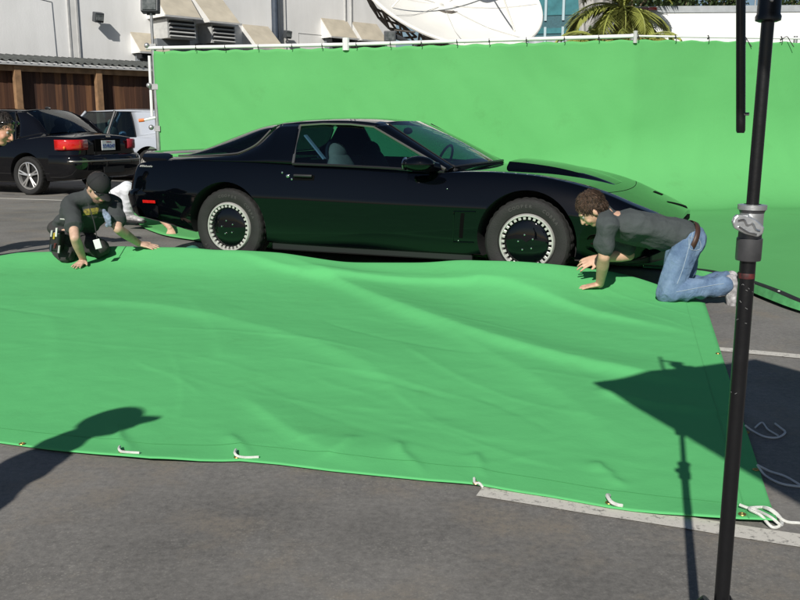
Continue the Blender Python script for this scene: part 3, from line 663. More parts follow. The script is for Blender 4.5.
def kitt_wheel(parent, loc, s, steer=0.0, spin=0.0):
    e = empty('wheel', loc, steer, parent)
    r, rr, wd = .325, .205, .20
    wheel_tyre(e, r, rr, wd, s)
    for tx, a0 in (('COOPER', -.42 + spin), ('COBRA', .52 + spin), ('RADIAL', math.pi - .4 + spin), ('G/T', math.pi + .4 + spin)): lettering(e, [(tx, a0)], .264, .034, wd / 2 * 1.035, s)
    ax = (0, s, 0)
    MB().lathe([(rr + .004, .05), (rr + .006, .085), (rr - .004, .101), (.191, .101), (.188, .088), (.184, .03)], (0, 0, 0), ax, n=64).build('rim_ring', 'wheel_white', e, smooth=40)
    t = MB()
    for k in range(30):
        a = 2 * math.pi * k / 30; c = Vector((math.cos(a) * .179, s * .084, math.sin(a) * .179)); t.box(c, (.024, .018, .020), Matrix.Rotation(-a, 3, 'Y'))
    t.build('rim_teeth', 'wheel_white', e, smooth=0, bevel=.002)
    MB().lathe([(.184, -.02), (.184, .03), (.16, .03), (0.001, .03)], (0, 0, 0), ax, n=48).build('rim_back', 'well', e)
    MB().lathe([(.001, .100), (.05, .0985), (.10, .095), (.14, .089), (.160, .082), (.168, .076), (.170, .05)], (0, 0, 0), ax, n=64).build('wheel_disc', 'disc', e, smooth=60)
    for k in range(5):
        b = MB(); a = 2 * math.pi * k / 5 + .5; b.lathe([(.001, .012), (.006, .011), (.008, .004), (.008, 0)], (math.cos(a) * .058, s * .0985, math.sin(a) * .058), ax, n=10); b.build('lug_stud', 'chrome', e)
    MB().lathe([(.001, -.10), (.15, -.10), (.15, -.02), (.001, -.02)], (0, 0, 0), ax, n=32).build('brake_drum', 'well', e)
    return e

# ---- the black sports car
KY = R(-22.4)
FXL = Vector((math.cos(KY), math.sin(KY), 0)); LFT = Vector((-math.sin(KY), math.cos(KY), 0))
KO = Vector((.069, 7.707, 0))
kitt = empty('sports_car', KO, KY, None, 'low glossy black sports car with black wheel discs before the green screen', 'car')
tab = dict(
    w=[(-2.30, .84), (-2.24, .87), (-2.1, .895), (-1.7, .915), (-1.28, .925), (-.8, .915), (0, .91), (.8, .915), (1.28, .925), (1.7, .905), (1.85, .885), (2.0, .86), (2.15, .82), (2.26, .76), (2.31, .69)],
    zt=[(-2.30, .80), (-2.24, .86), (-2.0, .895), (-1.5, .90), (-1.0, .90), (-.7, .88), (.6, .85), (.72, .848), (1.0, .846), (1.28, .829), (1.6, .775), (1.84, .706), (2.0, .641), (2.15, .585), (2.26, .530), (2.31, .500)],
    zs=[(-2.30, .76), (-2.24, .842), (-2.0, .872), (-1.5, .885), (-.8, .872), (-.2, .858), (.6, .822), (.9, .832), (1.27, .817), (1.6, .762), (1.84, .692), (2.0, .625), (2.15, .562), (2.26, .508), (2.31, .478)],
    ins=[(-2.30, .08), (-1.5, .10), (-.6, .09), (.6, .10), (1.3, .11), (1.9, .09), (2.25, .06)],
    zc=[(-2.30, .60), (-1.3, .59), (0, .572), (1.3, .56), (1.9, .50), (2.12, .44), (2.25, .40)],
    zb=[(-2.30, .37), (-2.0, .33), (-1.7, .27), (-1.2, .215), (0, .195), (1.2, .20), (1.9, .20), (2.12, .23), (2.25, .30)])
KB, kbvh = car_shell('body', 'kitt', tab, -2.30, 2.31, (-.86, .60), kitt, [(1.285, .335), (-1.28, .335)], .372, crease_s=.85)
for x, s, st in ((1.285, -1, 0), (1.285, 1, 0), (-1.28, -1, 0), (-1.28, 1, 0)):
    kitt_wheel(kitt, (x, s * .775, .325), s, st, spin=(.22 if x > 0 else .45))
# greenhouse
def mir(P): return [(x, -y, z) for x, y, z in P]
rail = [(-1.00, .50, 1.168), (-.86, .555, 1.178), (-.72, .585, 1.186), (-.45, .60, 1.196), (-.2, .60, 1.190), (-.02, .585, 1.168)]
cen = [(-1.02, 0, 1.212), (-.86, 0, 1.222), (-.72, 0, 1.228), (-.45, 0, 1.234), (-.2, 0, 1.226), (.03, 0, 1.200)]
rf = MB()
rows = []
A = resample(catmull(rail, 8), 30); Cc = resample(catmull(cen, 8), 30)
for j in range(17):
    u = -1 + 2 * j / 16; row = []
    for a, c in zip(A, Cc): row.append((a.x * abs(u) + c.x * (1 - abs(u)) if False else c.x + (a.x - c.x) * u * u, a.y * u, c.z + (a.z - c.z) * (abs(u) ** 2.6)))
    rows.append(row)
rf.grid(rows).build('roof', 'kitt', kitt, smooth=50, solid=.02)
tt = MB()
for s in (-1, 1):
    tt.grid([[(x, s * y, z + .004) for x, y, z in [(-.55 + .45 * k / 6, .09 + (0 if e == 0 else .006), 1.2305 - .0 * k - .010 * max(0, k - 3) / 3) for k in range(7)]] for e in (0, 1)])
for s in (-1, 1):
    rwz = lambda y: 1.2310 - .034 * (y / .6) ** 2.6
    tt.grid([[(-.58, s * y, rwz(y) + .0035) for y in [.09 + .05 * k for k in range(10)]], [(-.585, s * y, rwz(y) + .0035) for y in [.09 + .05 * k for k in range(10)]]])
tt.build('roof_seam', 'gap', kitt, smooth=0)
# side windows, pillars, sail panels
belt = [(-.655, .845, .862), (-.3, .842, .856), (.1, .835, .845), (.45, .82, .83), (.615, .80, .822)]
for s in (-1, 1):
    S = lambda P: [(x, y * s, z) for x, y, z in P]
    top = [(-.715, .600, 1.160), (-.5, .607, 1.172), (-.25, .607, 1.168), (-.06, .60, 1.150), (.615, .775, .835)]
    # window pane
    rows = []; n = 26
    for j in range(9):
        t = j / 8
        Bp = resample(belt, n); Tp = resample([top[0], top[1], top[2], top[3]], 18) + resample([top[3], top[4]], 9)[1:]
        rows.append([Vector(b).lerp(Vector(t_), t) + Vector((0, .022 * 4 * t * (1 - t), 0)) for b, t_ in zip(Bp, Tp)])
    MB().grid([S(r) for r in rows]).build('side_window', 'glass', kitt, smooth=60)
    # bright trim round the opening
    tr = MB(); tr.tube(S([(-.655, .853, .865), (-.69, .73, 1.02), (-.715, .612, 1.166)]), .011, 6)
    tr.build('window_trim', 'dull_chrome', kitt)
    MB().tube(S([(-.715, .612, 1.168), (-.5, .617, 1.180), (-.25, .617, 1.176), (-.05, .608, 1.155)]), .0085, 6).build('window_trim', 'dull_chrome', kitt)
    MB().tube(S([(-.05, .608, 1.155), (.30, .700, .992), (.48, .748, .908), (.625, .79, .838)]), [.008, .009, .012, .014], 6).build('window_trim', 'dull_chrome', kitt)
    MB().tube(S([(-.66, .85, .862), (-.3, .848, .857), (.1, .84, .846), (.45, .825, .831), (.62, .80, .823)]), .011, 6).build('window_trim', 'kitt_trim', kitt)
    # windscreen pillar
    pil = MB(); patch(pil, S([(-.03, .603, 1.163), (.30, .692, 1.00), (.64, .785, .830)]), S([(.03, .485, 1.178), (.35, .575, 1.008), (.655, .665, .850)]), 18, 5, (0, s * .006, .012))
    pil.build('windscreen_pillar', 'kitt', kitt, smooth=60, solid=.015)
    # sail panel: belt line to roof, and round the hatch glass
    bot = [(-1.95, .80, .868), (-1.70, .825, .878), (-1.3, .835, .878), (-.95, .838, .872), (-.655, .842, .862)]
    up = [(-1.95, .60, .900), (-1.65, .70, .902), (-1.30, .715, .925), (-1.22, .705, .945), (-1.10, .665, 1.010), (-1.00, .600, 1.110), (-.95, .565, 1.160), (-.90, .556, 1.174), (-.715, .602, 1.178)]
    Bp = resample(catmull(bot, 8), 40); Up = resample(catmull(up, 8), 60); 
    # correspond by x
    def atx(L, x):
        for a, b in zip(L, L[1:]):
            if a.x <= x <= b.x: return a.lerp(b, (x - a.x) / max(1e-6, b.x - a.x))
        return L[0] if x < L[0].x else L[-1]
    rows = []
    for j in range(12):
        t = j / 11; row = []
        for k in range(60):
            u = Up[k]; f = (u.x + 1.95) / (1.95 - .715); b = atx(Bp, -1.95 + f * (1.95 - .655))
            p = b.lerp(u, t); h = u.z - b.z; p += Vector((0, .05 * h * 4 * t * (1 - t) * 1.6, .010 * 4 * t * (1 - t))); row.append(p)
        rows.append(row)
    MB().grid([S(r) for r in rows]).build('sail_panel', 'kitt', kitt, smooth=70, solid=.012)
# hatch glass (wraps down at its sides)
gl = [(-1.01, .585, 1.125), (-1.10, .662, 1.012), (-1.22, .702, .948), (-1.32, .712, .927), (-1.65, .697, .905), (-1.93, .62, .903)]
gc = [(-1.00, 0, 1.213), (-1.22, 0, 1.180), (-1.45, 0, 1.118), (-1.70, 0, 1.035), (-1.92, 0, .952), (-2.04, 0, .905)]
gtop = [(-.98, .50, 1.170), (-1.18, .52, 1.130), (-1.42, .54, 1.050), (-1.66, .54, .975), (-1.85, .52, .922), (-1.97, .50, .905)]
A1 = resample(catmull(gl, 8), 30); A2 = resample(catmull(gtop, 8), 30); A3 = resample(catmull(gc, 8), 30)
rows = []
for j in range(-12, 13):
    u = abs(j) / 12; sg = -1 if j < 0 else 1; row = []
    for a, b, c in zip(A1, A2, A3):
        if u < .72: t = u / .72; p = Vector((c.x + (b.x - c.x) * t * t, b.y * t, c.z + (b.z - c.z) * t ** 2.4))
        else: t = (u - .72) / .28; p = b.lerp(a, t) + Vector((0, .03, .015)) * 4 * t * (1 - t) * min(1, (b - a).length * 5)
        row.append((p.x, p.y * sg, p.z))
    rows.append(row)
MB().grid(rows).build('hatch_glass', 'glass_dark', kitt, smooth=70)
for s in (-1, 1): MB().tube([(x, (y + .004) * s, z + .004) for x, y, z in catmull(gl, 6)], .0065, 6).build('hatch_trim', 'dull_chrome', kitt)
# windscreen
wl = [(.03, .485, 1.178), (.35, .575, 1.008), (.655, .665, .850)]; wc = [(.055, 0, 1.204), (.43, 0, 1.035), (.77, 0, .864)]
A1 = resample(catmull(wl, 8), 20); A3 = resample(catmull(wc, 8), 20); rows = []
for j in range(-10, 11):
    u = abs(j) / 10; sg = -1 if j < 0 else 1; rows.append([(c.x + (a.x - c.x) * u ** 2.2, a.y * j / 10, c.z + (a.z - c.z) * u ** 2.2 + .008 * math.sin(math.pi * k / 19)) for k, (a, c) in enumerate(zip(A1, A3))])
MB().grid(rows).build('windscreen', 'glass_ws', kitt, smooth=60)
for s in (-1, 1): MB().tube([(x + .001, y * s, z + .001) for x, y, z in catmull(wl, 6)], .006, 6).build('windscreen_trim', 'kitt_trim', kitt)
MB().tube(catmull([(.655, -.665, .855), (.73, -.4, .866), (.775, 0, .871), (.73, .4, .866), (.655, .665, .855)], 6), .010, 6).build('windscreen_trim', 'kitt_trim', kitt)
# header, inner cabin
MB().box((-.13, 0, .36), (1.4, 1.44, .10)).build('floor_pan', 'interior', kitt)
for y, m in ((-.36, 'seat_tan'), (.36, 'interior')):
    st = MB(); st.ball((-.20, y, .50), (.30, .25, .10), 16, 10); st.ball((-.44, y, .70), (.09, .24, .28), 16, 12, Matrix.Rotation(R(-14), 3, 'Y')); st.ball((-.51, y, .915), (.075, .14, .11), 16, 10)
    st.build('seat', m, kitt, smooth=80)
MB().tube(catmull([(-.50, -.52, .80), (-.53, -.50, .96), (-.55, -.36, 1.03), (-.53, -.22, .96), (-.50, -.20, .80)], 5), .014, 8).build('seat_piping', 'interior', kitt)
MB().box((-.60, -.575, .99), (.012, .045, .26), Matrix.Rotation(R(-42), 3, 'Y')).build('seat_belt', 'belt', kitt)
MB().box((.52, 0, .80), (.30, 1.36, .14)).build('dashboard', 'interior', kitt, bevel=.04)
MB().lathe([(.165, -.012), (.178, 0), (.165, .012), (.152, 0)], (.20, .36, .84), (-.9, 0, .35), n=28, close=True).tube([(.20, .36, .84), (.45, .36, .78)], .03, 8).build('steering_wheel', 'interior', kitt)
MB().ball((.0, 0, 1.12), (.02, .10, .03), 10, 6).build('rear_view_mirror', 'interior', kitt)
MB().box((-.80, 0, .62), (.06, 1.4, .50)).build('rear_bulkhead', 'interior', kitt)
# panel gaps, both sides
for s in (-1, 1):
    g = MB()
    ribbon(kbvh, [(-.665, .860), (-.70, .77), (-.708, .62), (-.70, .45), (-.665, .32), (-.60, .255)], .008, s, .0012, g)
    ribbon(kbvh, [(.635, .812), (.668, .70), (.688, .58), (.675, .42), (.655, .262)], .008, s, .0012, g)
    ribbon(kbvh, [(-.60, .255), (0, .240), (.655, .250)], .007, s, .0012, g)
    g.build('door_gap', 'gap', kitt, smooth=0)
    g = MB(); ribbon(kbvh, [(1.93, .655), (1.97, .60), (1.985, .50)], .005, s, .0015, g); ribbon(kbvh, [(-1.95, .85), (-1.98, .70), (-1.99, .60)], .005, s, .0012, g)
    g.build('bumper_gap', 'gap', kitt, smooth=0)
    h = decal(kbvh, -.645, -.455, .735, .775, s, .0015); h.build('door_handle_recess', 'gap', kitt, smooth=0)
    hb = MB(); pA = side_pt(kbvh, -.63, .768, s, .014); pB = side_pt(kbvh, -.47, .766, s, .014); hb.tube([pA, (pA + pB) / 2 + Vector((0, s * .004, 0)), pB], .013, 8); hb.build('door_handle', 'kitt_trim', kitt)
    c = side_pt(kbvh, -.695, .765, s, .004); MB().ball(c, (.017, .006, .014), 12, 8).build('door_lock', 'chrome', kitt)
    for xx, zz in ((-.655, .742), (-.75, .792)): MB().ball(side_pt(kbvh, xx, zz, s, .003), (.008, .004, .010), 8, 6).build('door_lock', 'chrome', kitt)
    decal(kbvh, -2.125, -1.985, .510, .534, s, .024, 8, 3).build('side_marker', 'red_lens', kitt, smooth=0, solid=.004)
    # vent behind the front wheel
    decal(kbvh, .770, .800, .335, .525, s, .0012, slant=.02).build('side_vent', 'gap', kitt, smooth=0)
    vf = MB(); 
    for (x0, z0, x1, z1) in ((.72, .30, .735, .535), (.735, .535, .905, .54), (.72, .30, .885, .305)):
        P0 = side_pt(kbvh, x0, z0, s, .004); P1 = side_pt(kbvh, x1, z1, s, .004); vf.tube([P0, (P0 + P1) / 2, P1], .005, 6)
    vf.build('side_vent_frame', 'kitt', kitt)
    MB().ball(side_pt(kbvh, .765, .315, s, .003), .006, 8, 6).build('vent_screw', 'chrome', kitt)
    MB().ball(side_pt(kbvh, .672, .70, s, .003), .006, 8, 6).build('wing_screw', 'chrome', kitt)
    # door mirror
    if s < 0: mr = MB(); mr.ball((.47, s * .955, .885), (.125, .085, .060), 20, 12); mr.tube([(.50, s * .90, .87), (.56, s * .79, .85)], [.045, .04], 10)
    if s < 0: mr.build('door_mirror', 'kitt', kitt, smooth=80)
    if s < 0: MB().ball((.362, s * .955, .885), (.012, .07, .05), 16, 8).build('mirror_glass', 'chrome', kitt, smooth=80)
    # skirt under the sill
    MB().box((-.02, s * .80, .185), (1.75, .03, .07)).build('sill_skirt', 'kitt_trim', kitt, bevel=.01)
# hood bulge with a blunt rear end
hb = MB(); rows = []
for j in range(13):
    u = -1 + 2 * j / 12; row = []
    for k in range(24):
        x = 1.0 + .80 * k / 23; f = interp(tab['zt'])(x); hh = .052 * (1 - (k / 23)) ** .8 * min(1, 1); y = u * (.42 - .18 * k / 23); e = 1 if abs(u) < .8 else 0
        zz = f - .012 * (abs(y) / .4) ** 2 + (hh if abs(u) < .95 else -.01)
        row.append((x, y, zz))
    rows.append(row)
rows = [[(x, y, z) for x, y, z in r] for r in rows]
hb.grid(rows)
n = 24; hb.add([r[0] for r in rows] + [(1.0, r[0][1], .85) for r in rows], [(i, i + 1, 13 + i + 1, 13 + i) for i in range(12)])
hb.build('hood_scoop', 'kitt', kitt, smooth=30)
# hood shut lines
hl = MB(); zt = interp(tab['zt']); zs_ = interp(tab['zs'])
def hoodz(x, y):
    h = kbvh.ray_cast(Vector((x, y, 2)), Vector((0, 0, -1))); return h[0].z if h[0] else zt(x)
for s in (-1, 1):
    L = [(x, s * (.745 - .05 * max(0, x - 1.3))) for x in [.95 + .05 * k for k in range(20)]]
    hl.grid([[(x, y - .002, hoodz(x, y) + .0015) for x, y in L], [(x, y + .002, hoodz(x, y) + .0015) for x, y in L]])
L = [(1.90, -.72 + .04 * k) for k in range(37)]
hl.grid([[(x - .002 - .06 * (y / .7) ** 2, y, hoodz(x - .06 * (y / .7) ** 2, y) + .0015) for x, y in L], [(x + .003 - .06 * (y / .7) ** 2, y, hoodz(x + .003 - .06 * (y / .7) ** 2, y) + .0015) for x, y in L]])
hl.build('hood_gap', 'gap', kitt, smooth=0)
# nose: raised far-side lamp vent, scanner slot, lower grille
MB().box((2.295, 0, .435), (.05, .90, .035)).build('scanner_slot', 'gap', kitt)
for k in (-1, 1): MB().box((2.28, k * .3, .335), (.06, .34, .06)).build('fog_lamp', 'lamp_glass', kitt, bevel=.01)
def top_decal(quad, nm, n=8):
    a, b, c, d = [Vector((x, y, 0)) for x, y in quad]; rows = []
    for j in range(n + 1):
        p = a.lerp(d, j / n); q = b.lerp(c, j / n); rows.append([(v.x, v.y, hoodz(v.x, v.y) + .003) for v in [p.lerp(q, i / n) for i in range(n + 1)]])
    return MB().grid(rows).build(nm, 'gap', kitt, smooth=0)
for s in (1,):
    top_decal([(2.02, s * .40), (2.02, s * .56), (2.09, s * .58), (2.09, s * .44)], 'lamp_vent')
    top_decal([(2.16, s * .12), (2.175, s * .10), (2.300, s * .47), (2.275, s * .60)], 'nose_slot')
# front air dam and rear bumper
fb = MB(); fb.prism([(2.16, -.72, .20), (2.24, -.45, .19), (2.26, 0, .19), (2.24, .45, .19), (2.16, .72, .20), (1.75, .84, .17), (1.75, -.84, .17)], (0, 0, .09)); fb.build('air_dam', 'kitt_trim', kitt, bevel=.02)
rows = []
for (z, ex) in ((.385, -.02), (.42, .045), (.50, .085), (.56, .10), (.60, .085), (.635, .02), (.66, -.02)):
    rows.append([Vector((-2.285 - ex, 0, z))])
rb = MB(); prof = [(.38, .0), (.42, .05), (.50, .08), (.565, .095), (.60, .08), (.63, .03), (.65, -.01)]
path = [(-1.98, -.885, 0), (-2.12, -.875, .45), (-2.22, -.85, .85), (-2.27, -.78, 1), (-2.29, -.6, 1), (-2.30, 0, 1), (-2.29, .6, 1), (-2.27, .78, 1), (-2.22, .85, .85), (-2.12, .875, .45), (-1.98, .885, 0)]
P = catmull(path, 5); rows = []
for i, p in enumerate(P):
    a = P[max(i - 1, 0)]; b = P[min(i + 1, len(P) - 1)]; t = Vector((b.x - a.x, b.y - a.y, 0)).normalized(); nn = Vector((-t.y, t.x, 0)) * 1.0
    if nn.dot(Vector((p.x, p.y, 0))) < 0: nn = -nn
    rows.append([(p.x + nn.x * e * max(0, min(1, p.z)), p.y + nn.y * e * .45 * max(0, min(1, p.z)), z) for z, e in prof])
rb.grid(rows).build('rear_bumper', 'kitt', kitt, smooth=60)
for s in (-1, 1): MB().box((-2.292, s * .49, .715), (.03, .54, .12)).build('tail_lamp', 'red_lens_dull', kitt, bevel=.01)
MB().box((-2.302, 0, .72), (.02, .30, .14)).build('number_plate_recess', 'gap', kitt)
# rear spoiler: end blocks on the wings and a thin blade over the hatch
sp = MB(); rows = []
N = 40
for k in range(N + 1):
    u = -1 + 2 * k / N; y = .80 * u; a = abs(u); xr = -2.30 + .12 * a ** 4; xf = -2.13 + .10 * a ** 3 + (.10 if a > .80 else 0); zt_ = .935 - .045 * max(0, (a - .80) / .2) ** 1.5; zb_ = .912 if a < .78 else .855
    rows.append([(xr, y, zt_ + .006), (xr - .005, y, zt_ - .008), (xr + .02, y, zb_), (xf, y, zb_ + .0), (xf + .02, y, zt_ - .02), (xf - .02, y, zt_ - .004), (xr, y, zt_ + .006)])
sp.grid(rows); sp.add(rows[0][:6], [(0, 1, 2, 3, 4, 5)]); sp.add(rows[-1][:6], [(0, 1, 2, 3, 4, 5)])
sp.build('rear_spoiler', 'kitt', kitt, smooth=40)
# pale script on the spoiler end (an illegible hand-written line in the photo)
def scribble(x0, x1, z, h, y, seed):
    rnd = random.Random(seed); pts = []; k = 0; x = x0
    while x < x1:
        pts.append((x, y, z + (h if k % 2 else 0) * (.5 + .5 * rnd.random()))); x += (x1 - x0) / 17; k += 1
    return catmull(pts, 4)
sb = [(x, side_pt(kbvh, x, z, -1, .004).y, z) for x, _, z in scribble(-2.20, -2.05, .812, .016, -.84, 5)]
MB().tube(sb, .0026, 5).build('wing_script', 'wheel_white', kitt)

# ---- generic saloon
def saloon(name, loc, yaw, paint, label, cat, L=4.75, wb=2.70, Ht=1.45, w=.90, roof=(-1.25, .35), rbase=-1.72, fbase=1.02, glass='glass', tailz=.98, rim='alloy', hoodz=.90, wheel_r=.325, cpill=0.0, group=None):
    e = empty(name, loc, yaw, None, label, cat, group)
    x0, x1 = -L / 2, L / 2; bz = .92
    tab = dict(w=[(x0, w * .80), (x0 + .12, w * .93), (x0 + .5, w * .99), (0, w), (x1 - .7, w * .98), (x1 - .2, w * .85), (x1, w * .65)],
               zt=[(x0, tailz - .14), (x0 + .06, tailz - .01), (rbase, tailz + .03), (rbase + .3, bz + .05), (fbase - .2, bz + .03), (fbase, bz + .04), (x1 - .6, hoodz - .08), (x1 - .12, hoodz - .18), (x1, hoodz - .30)],
               zs=[(x0, tailz - .20), (x0 + .06, tailz - .06), (rbase, tailz - .03), (rbase + .6, bz + .01), (0, bz - .01), (fbase, bz - .03), (x1 - .6, hoodz - .14), (x1 - .12, hoodz - .25), (x1, hoodz - .36)],
               ins=[(x0, .12), (rbase, .11), (0, .07), (fbase, .10), (x1, .12)],
               zc=[(x0, .60), (-1, .62), (0, .60), (1, .58), (x1, .48)],
               zb=[(x0, .30), (x0 + .4, .24), (-1, .20), (1, .20), (x1 - .3, .20), (x1, .26)])
    ax = [(-wb / 2 - .05, wheel_r + .01), (wb / 2 - .05 + .05, wheel_r + .01)]
    B, bv = car_shell('body', paint, tab, x0, x1, (rbase + .42, fbase - .12), e, ax, wheel_r + .055, .35)
    fr, rr = roof[1], roof[0]
    rail = [(rr, .56, Ht - .055), ((rr + fr) / 2, .60, Ht - .03), (fr, .57, Ht - .055)]; cn = [(rr - .03, 0, Ht - .012), ((rr + fr) / 2, 0, Ht + .012), (fr + .06, 0, Ht - .015)]
    A = resample(catmull(rail, 8), 16); C2 = resample(catmull(cn, 8), 16); rows = []
    for j in range(13):
        u = -1 + 2 * j / 12; rows.append([(c.x + (a.x - c.x) * u * u, a.y * u, c.z + (a.z - c.z) * abs(u) ** 2.6) for a, c in zip(A, C2)])
    MB().grid(rows).build('roof', paint, e, smooth=60, solid=.02)
    def screen(nm, top, base, ysb):
        c0, c1, s0, s1 = top[0], base[0], top[1], base[1]; rows = []
        for j in range(-8, 9):
            u = j / 8; rows.append([(c0[0] + (c1[0] - c0[0]) * t + ((s0[0] - c0[0]) * (1 - t) + (s1[0] - c1[0]) * t) * u * u, (s0[1] * (1 - t) + s1[1] * t) * u, (c0[2] * (1 - t) + c1[2] * t) + ((s0[2] - c0[2]) * (1 - t) + (s1[2] - c1[2]) * t) * abs(u) ** 2.4 + .03 * math.sin(math.pi * t)) for t in [k / 10 for k in range(11)]])
        MB().grid(rows).build(nm, glass, e, smooth=60)
    screen('rear_window', ((rr - .03, 0, Ht - .012), (rr, .53, Ht - .06)), ((rbase + .02, 0, tailz + .04), (rbase + .10, .66, tailz + .0)), 0)
    screen('windscreen', ((fr + .06, 0, Ht - .015), (fr, .53, Ht - .06)), ((fbase, 0, bz + .04), (fbase - .12, .68, bz + .0)), 0)
    for s in (-1, 1):
        S = lambda P: [(x, y * s, z) for x, y, z in P]
        yb = w - .095
        # C pillar
        mb = MB(); patch(mb, S([(rr, .535, Ht - .055), ((rr + rbase) / 2, .62, (Ht + tailz) / 2 + .02), (rbase + .06, .675, tailz + .01)]), S([(rr + .22 + cpill, .565, Ht - .045), (rr + .10 + cpill, .66, (Ht + bz) / 2 + .02), (rr + .02 + cpill * .6, yb, bz + .01)]), 14, 5, (0, s * .02, .0))
        mb.build('rear_pillar', paint, e, smooth=70, solid=.015)
        mb = MB(); patch(mb, S([(rbase + .06, .675, tailz + .01), (rbase + .3, .76, tailz - .02), (rr + .02 + cpill * .6, yb, bz + .01)]), S([(rbase + .0, .77, tailz - .035), (rbase + .3, yb, bz + .0), (rr + .02 + cpill * .6, yb + .01, bz - .01)]), 10, 4); mb.build('quarter_panel', paint, e, smooth=70)
        # windows: rear door, front door
        xm = (rr + fr) / 2 + .15; x_r = rr + .10 + cpill; x_f = fbase - .10
        for nm, q in (('side_window', [(rr + .02 + cpill * .6, yb - .0, bz), (xm - .06, yb, bz - .01), (xm - .09, .592, Ht - .05), (rr + .22 + cpill, .565, Ht - .055)]), ('side_window', [(xm + .02, yb, bz - .01), (x_f, yb - .06, bz - .01), (fr + .02, .565, Ht - .06), (xm - .02, .592, Ht - .05)])):
            mb = MB(); patch(mb, S([q[0], q[1]]), S([q[3], q[2]]), 10, 7, (0, s * .02, 0), False); g = mb.build(nm, glass, e, smooth=60)
            MB().tube(S([q[0], q[3], q[2], q[1]]), .014, 6).build('window_frame', 'kitt_trim', e)
        MB().tube(S([(xm - .02, yb, bz), (xm - .05, .60, Ht - .04)]), .035, 8).build('door_pillar', 'kitt_trim', e)
        MB().tube(S([(fr, .565, Ht - .045), (fbase - .10, .72, bz + .0)]), .03, 8).build('windscreen_pillar', paint, e)
        g = MB(); ribbon(bv, [(rr + .12 + cpill * .6, bz - .03), (rr + .10, .75), (rr + .22, .50), (rr + .40, .30)], .008, s, .0015, g); ribbon(bv, [(xm, bz - .03), (xm + .02, .6), (xm, .28)], .008, s, .0015, g); ribbon(bv, [(fbase - .2, bz - .06), (fbase - .15, .6), (fbase - .2, .28)], .008, s, .0015, g)
        g.build('door_gap', 'gap', e, smooth=0)
        for xh in (rr + .32, xm + .24): p0 = side_pt(bv, xh, .82, s, .02); p1 = side_pt(bv, xh + .17, .82, s, .02); MB().tube([p0, p1], .014, 8).build('door_handle', 'kitt_trim' if paint == 'silver' else paint, e)
        MB().ball((fbase - .22, s * (w + .05), bz + .04), (.09, .10, .07), 12, 8).build('door_mirror', paint, e)
        for x in (ax[0][0], ax[1][0]):
            we = empty('wheel', (x, s * (w - .125), wheel_r), 0, e); wheel_tyre(we, wheel_r, wheel_r * .70, .21, s)
            axv = (0, s, 0); R0 = wheel_r * .70
            MB().lathe([(R0 + .003, .04), (R0 + .003, .085), (R0 - .012, .09), (R0 - .02, .07), (R0 - .02, -.05)], (0, 0, 0), axv, n=48).build('rim', rim, we, smooth=40)
            sp = MB()
            if rim == 'alloy':
                for k in range(5):
                    a = 2 * math.pi * k / 5 + .3
                    for dd in (-.13, .13):
                        d0 = Vector((math.cos(a + dd * .6), 0, math.sin(a + dd * .6))); d1 = Vector((math.cos(a + dd), 0, math.sin(a + dd)))
                        sp.tube([d0 * .04 + Vector((0, s * .066, 0)), d1 * (R0 - .01) + Vector((0, s * .08, 0))], [.016, .013], 6)
                sp.lathe([(.001, .085), (.03, .083), (.045, .07), (.05, .04)], (0, 0, 0), axv, n=16)
            else: sp.lathe([(.001, .085), (.05, .085), (.07, .07), (.12, .078), (R0 - .012, .06)], (0, 0, 0), axv, n=32)
            sp.build('spokes', rim, we, smooth=40)
            MB().lathe([(.001, .03), (R0 - .02, .03)], (0, 0, 0), axv, n=32).build('brake_disc', 'well', we)
    MB().box(((rbase + fbase) / 2, 0, .42), (fbase - rbase - 1.0, w * 1.5, .06)).build('floor_pan', 'interior', e)
    for xs_, y in ((-.05, -.38), (-.05, .38), (-.95, -.36), (-.95, .36)):
        mb = MB(); mb.ball((xs_ + .25, y, .62), (.26, .25, .10), 12, 8); mb.ball((xs_, y, .90), (.09, .24, .30), 12, 8, Matrix.Rotation(R(-12), 3, 'Y')); mb.ball((xs_ - .06, y, 1.21), (.06, .13, .09), 12, 8); mb.build('seat', 'seat_tan' if paint == 'silver' else 'interior', e)
    MB().box((fbase - .25, 0, .86), (.3, 1.4, .12)).build('dashboard', 'interior', e)
    return e, bv, tab
FWD = R(157)        # both saloons point away to the left
def place_rear_wheel(px, py, z, wr_local):
    g = G(px, py, z); c, s = math.cos(FWD), math.sin(FWD); return Vector((g.x - (wr_local[0] * c - wr_local[1] * s), g.y - (wr_local[0] * s + wr_local[1] * c), 0))
sw = place_rear_wheel(26.5, 176, .325, (-1.40, .90))
sed, sbv, stab = saloon('saloon_car', sw, FWD, 'sedan', 'black four door saloon with red tail lamps parked nose to the wooden fence', 'car', tailz=1.02, roof=(-1.15, .40), rbase=-1.78)
TX = -4.75 / 2
for s, m in ((1, 'red_lens'), (-1, 'red_lens_dull')):
    mb = MB(); rows = []
    for z, k in ((.76, 0), (.80, 1), (.86, 1), (.91, .8), (.93, 0)):
        rows.append([(TX + .33, s * .885, z), (TX + .20, s * .872 + s * .012 * k, z), (TX + .07, s * .80 + s * .012 * k, z), (TX - .005 - .014 * k, s * .70, z), (TX - .02 - .014 * k, s * .50, z)])
    mb.grid(rows).build('tail_lamp', m, sed, smooth=60, solid=.02)
MB().ball((TX + .14, .865, .80), (.02, .02, .028), 8, 6).build('lamp_segment', 'amber', sed)
MB().box((TX - .012, 0, .83), (.02, .62, .21)).build('plate_recess', 'gap', sed)
MB().box((TX - .028, 0, .83), (.008, .33, .165)).build('number_plate', 'plate', sed)
vs, fs = text_mesh('5SVR247', .082, True)
def plate_text(vs, dx, dz): return [Vector((TX - .034 - v.z, -v.x, v.y + dz)) for v in vs]
MB().add(plate_text(vs, 0, .815), fs).build('plate_characters', 'plate_txt', sed, smooth=0)
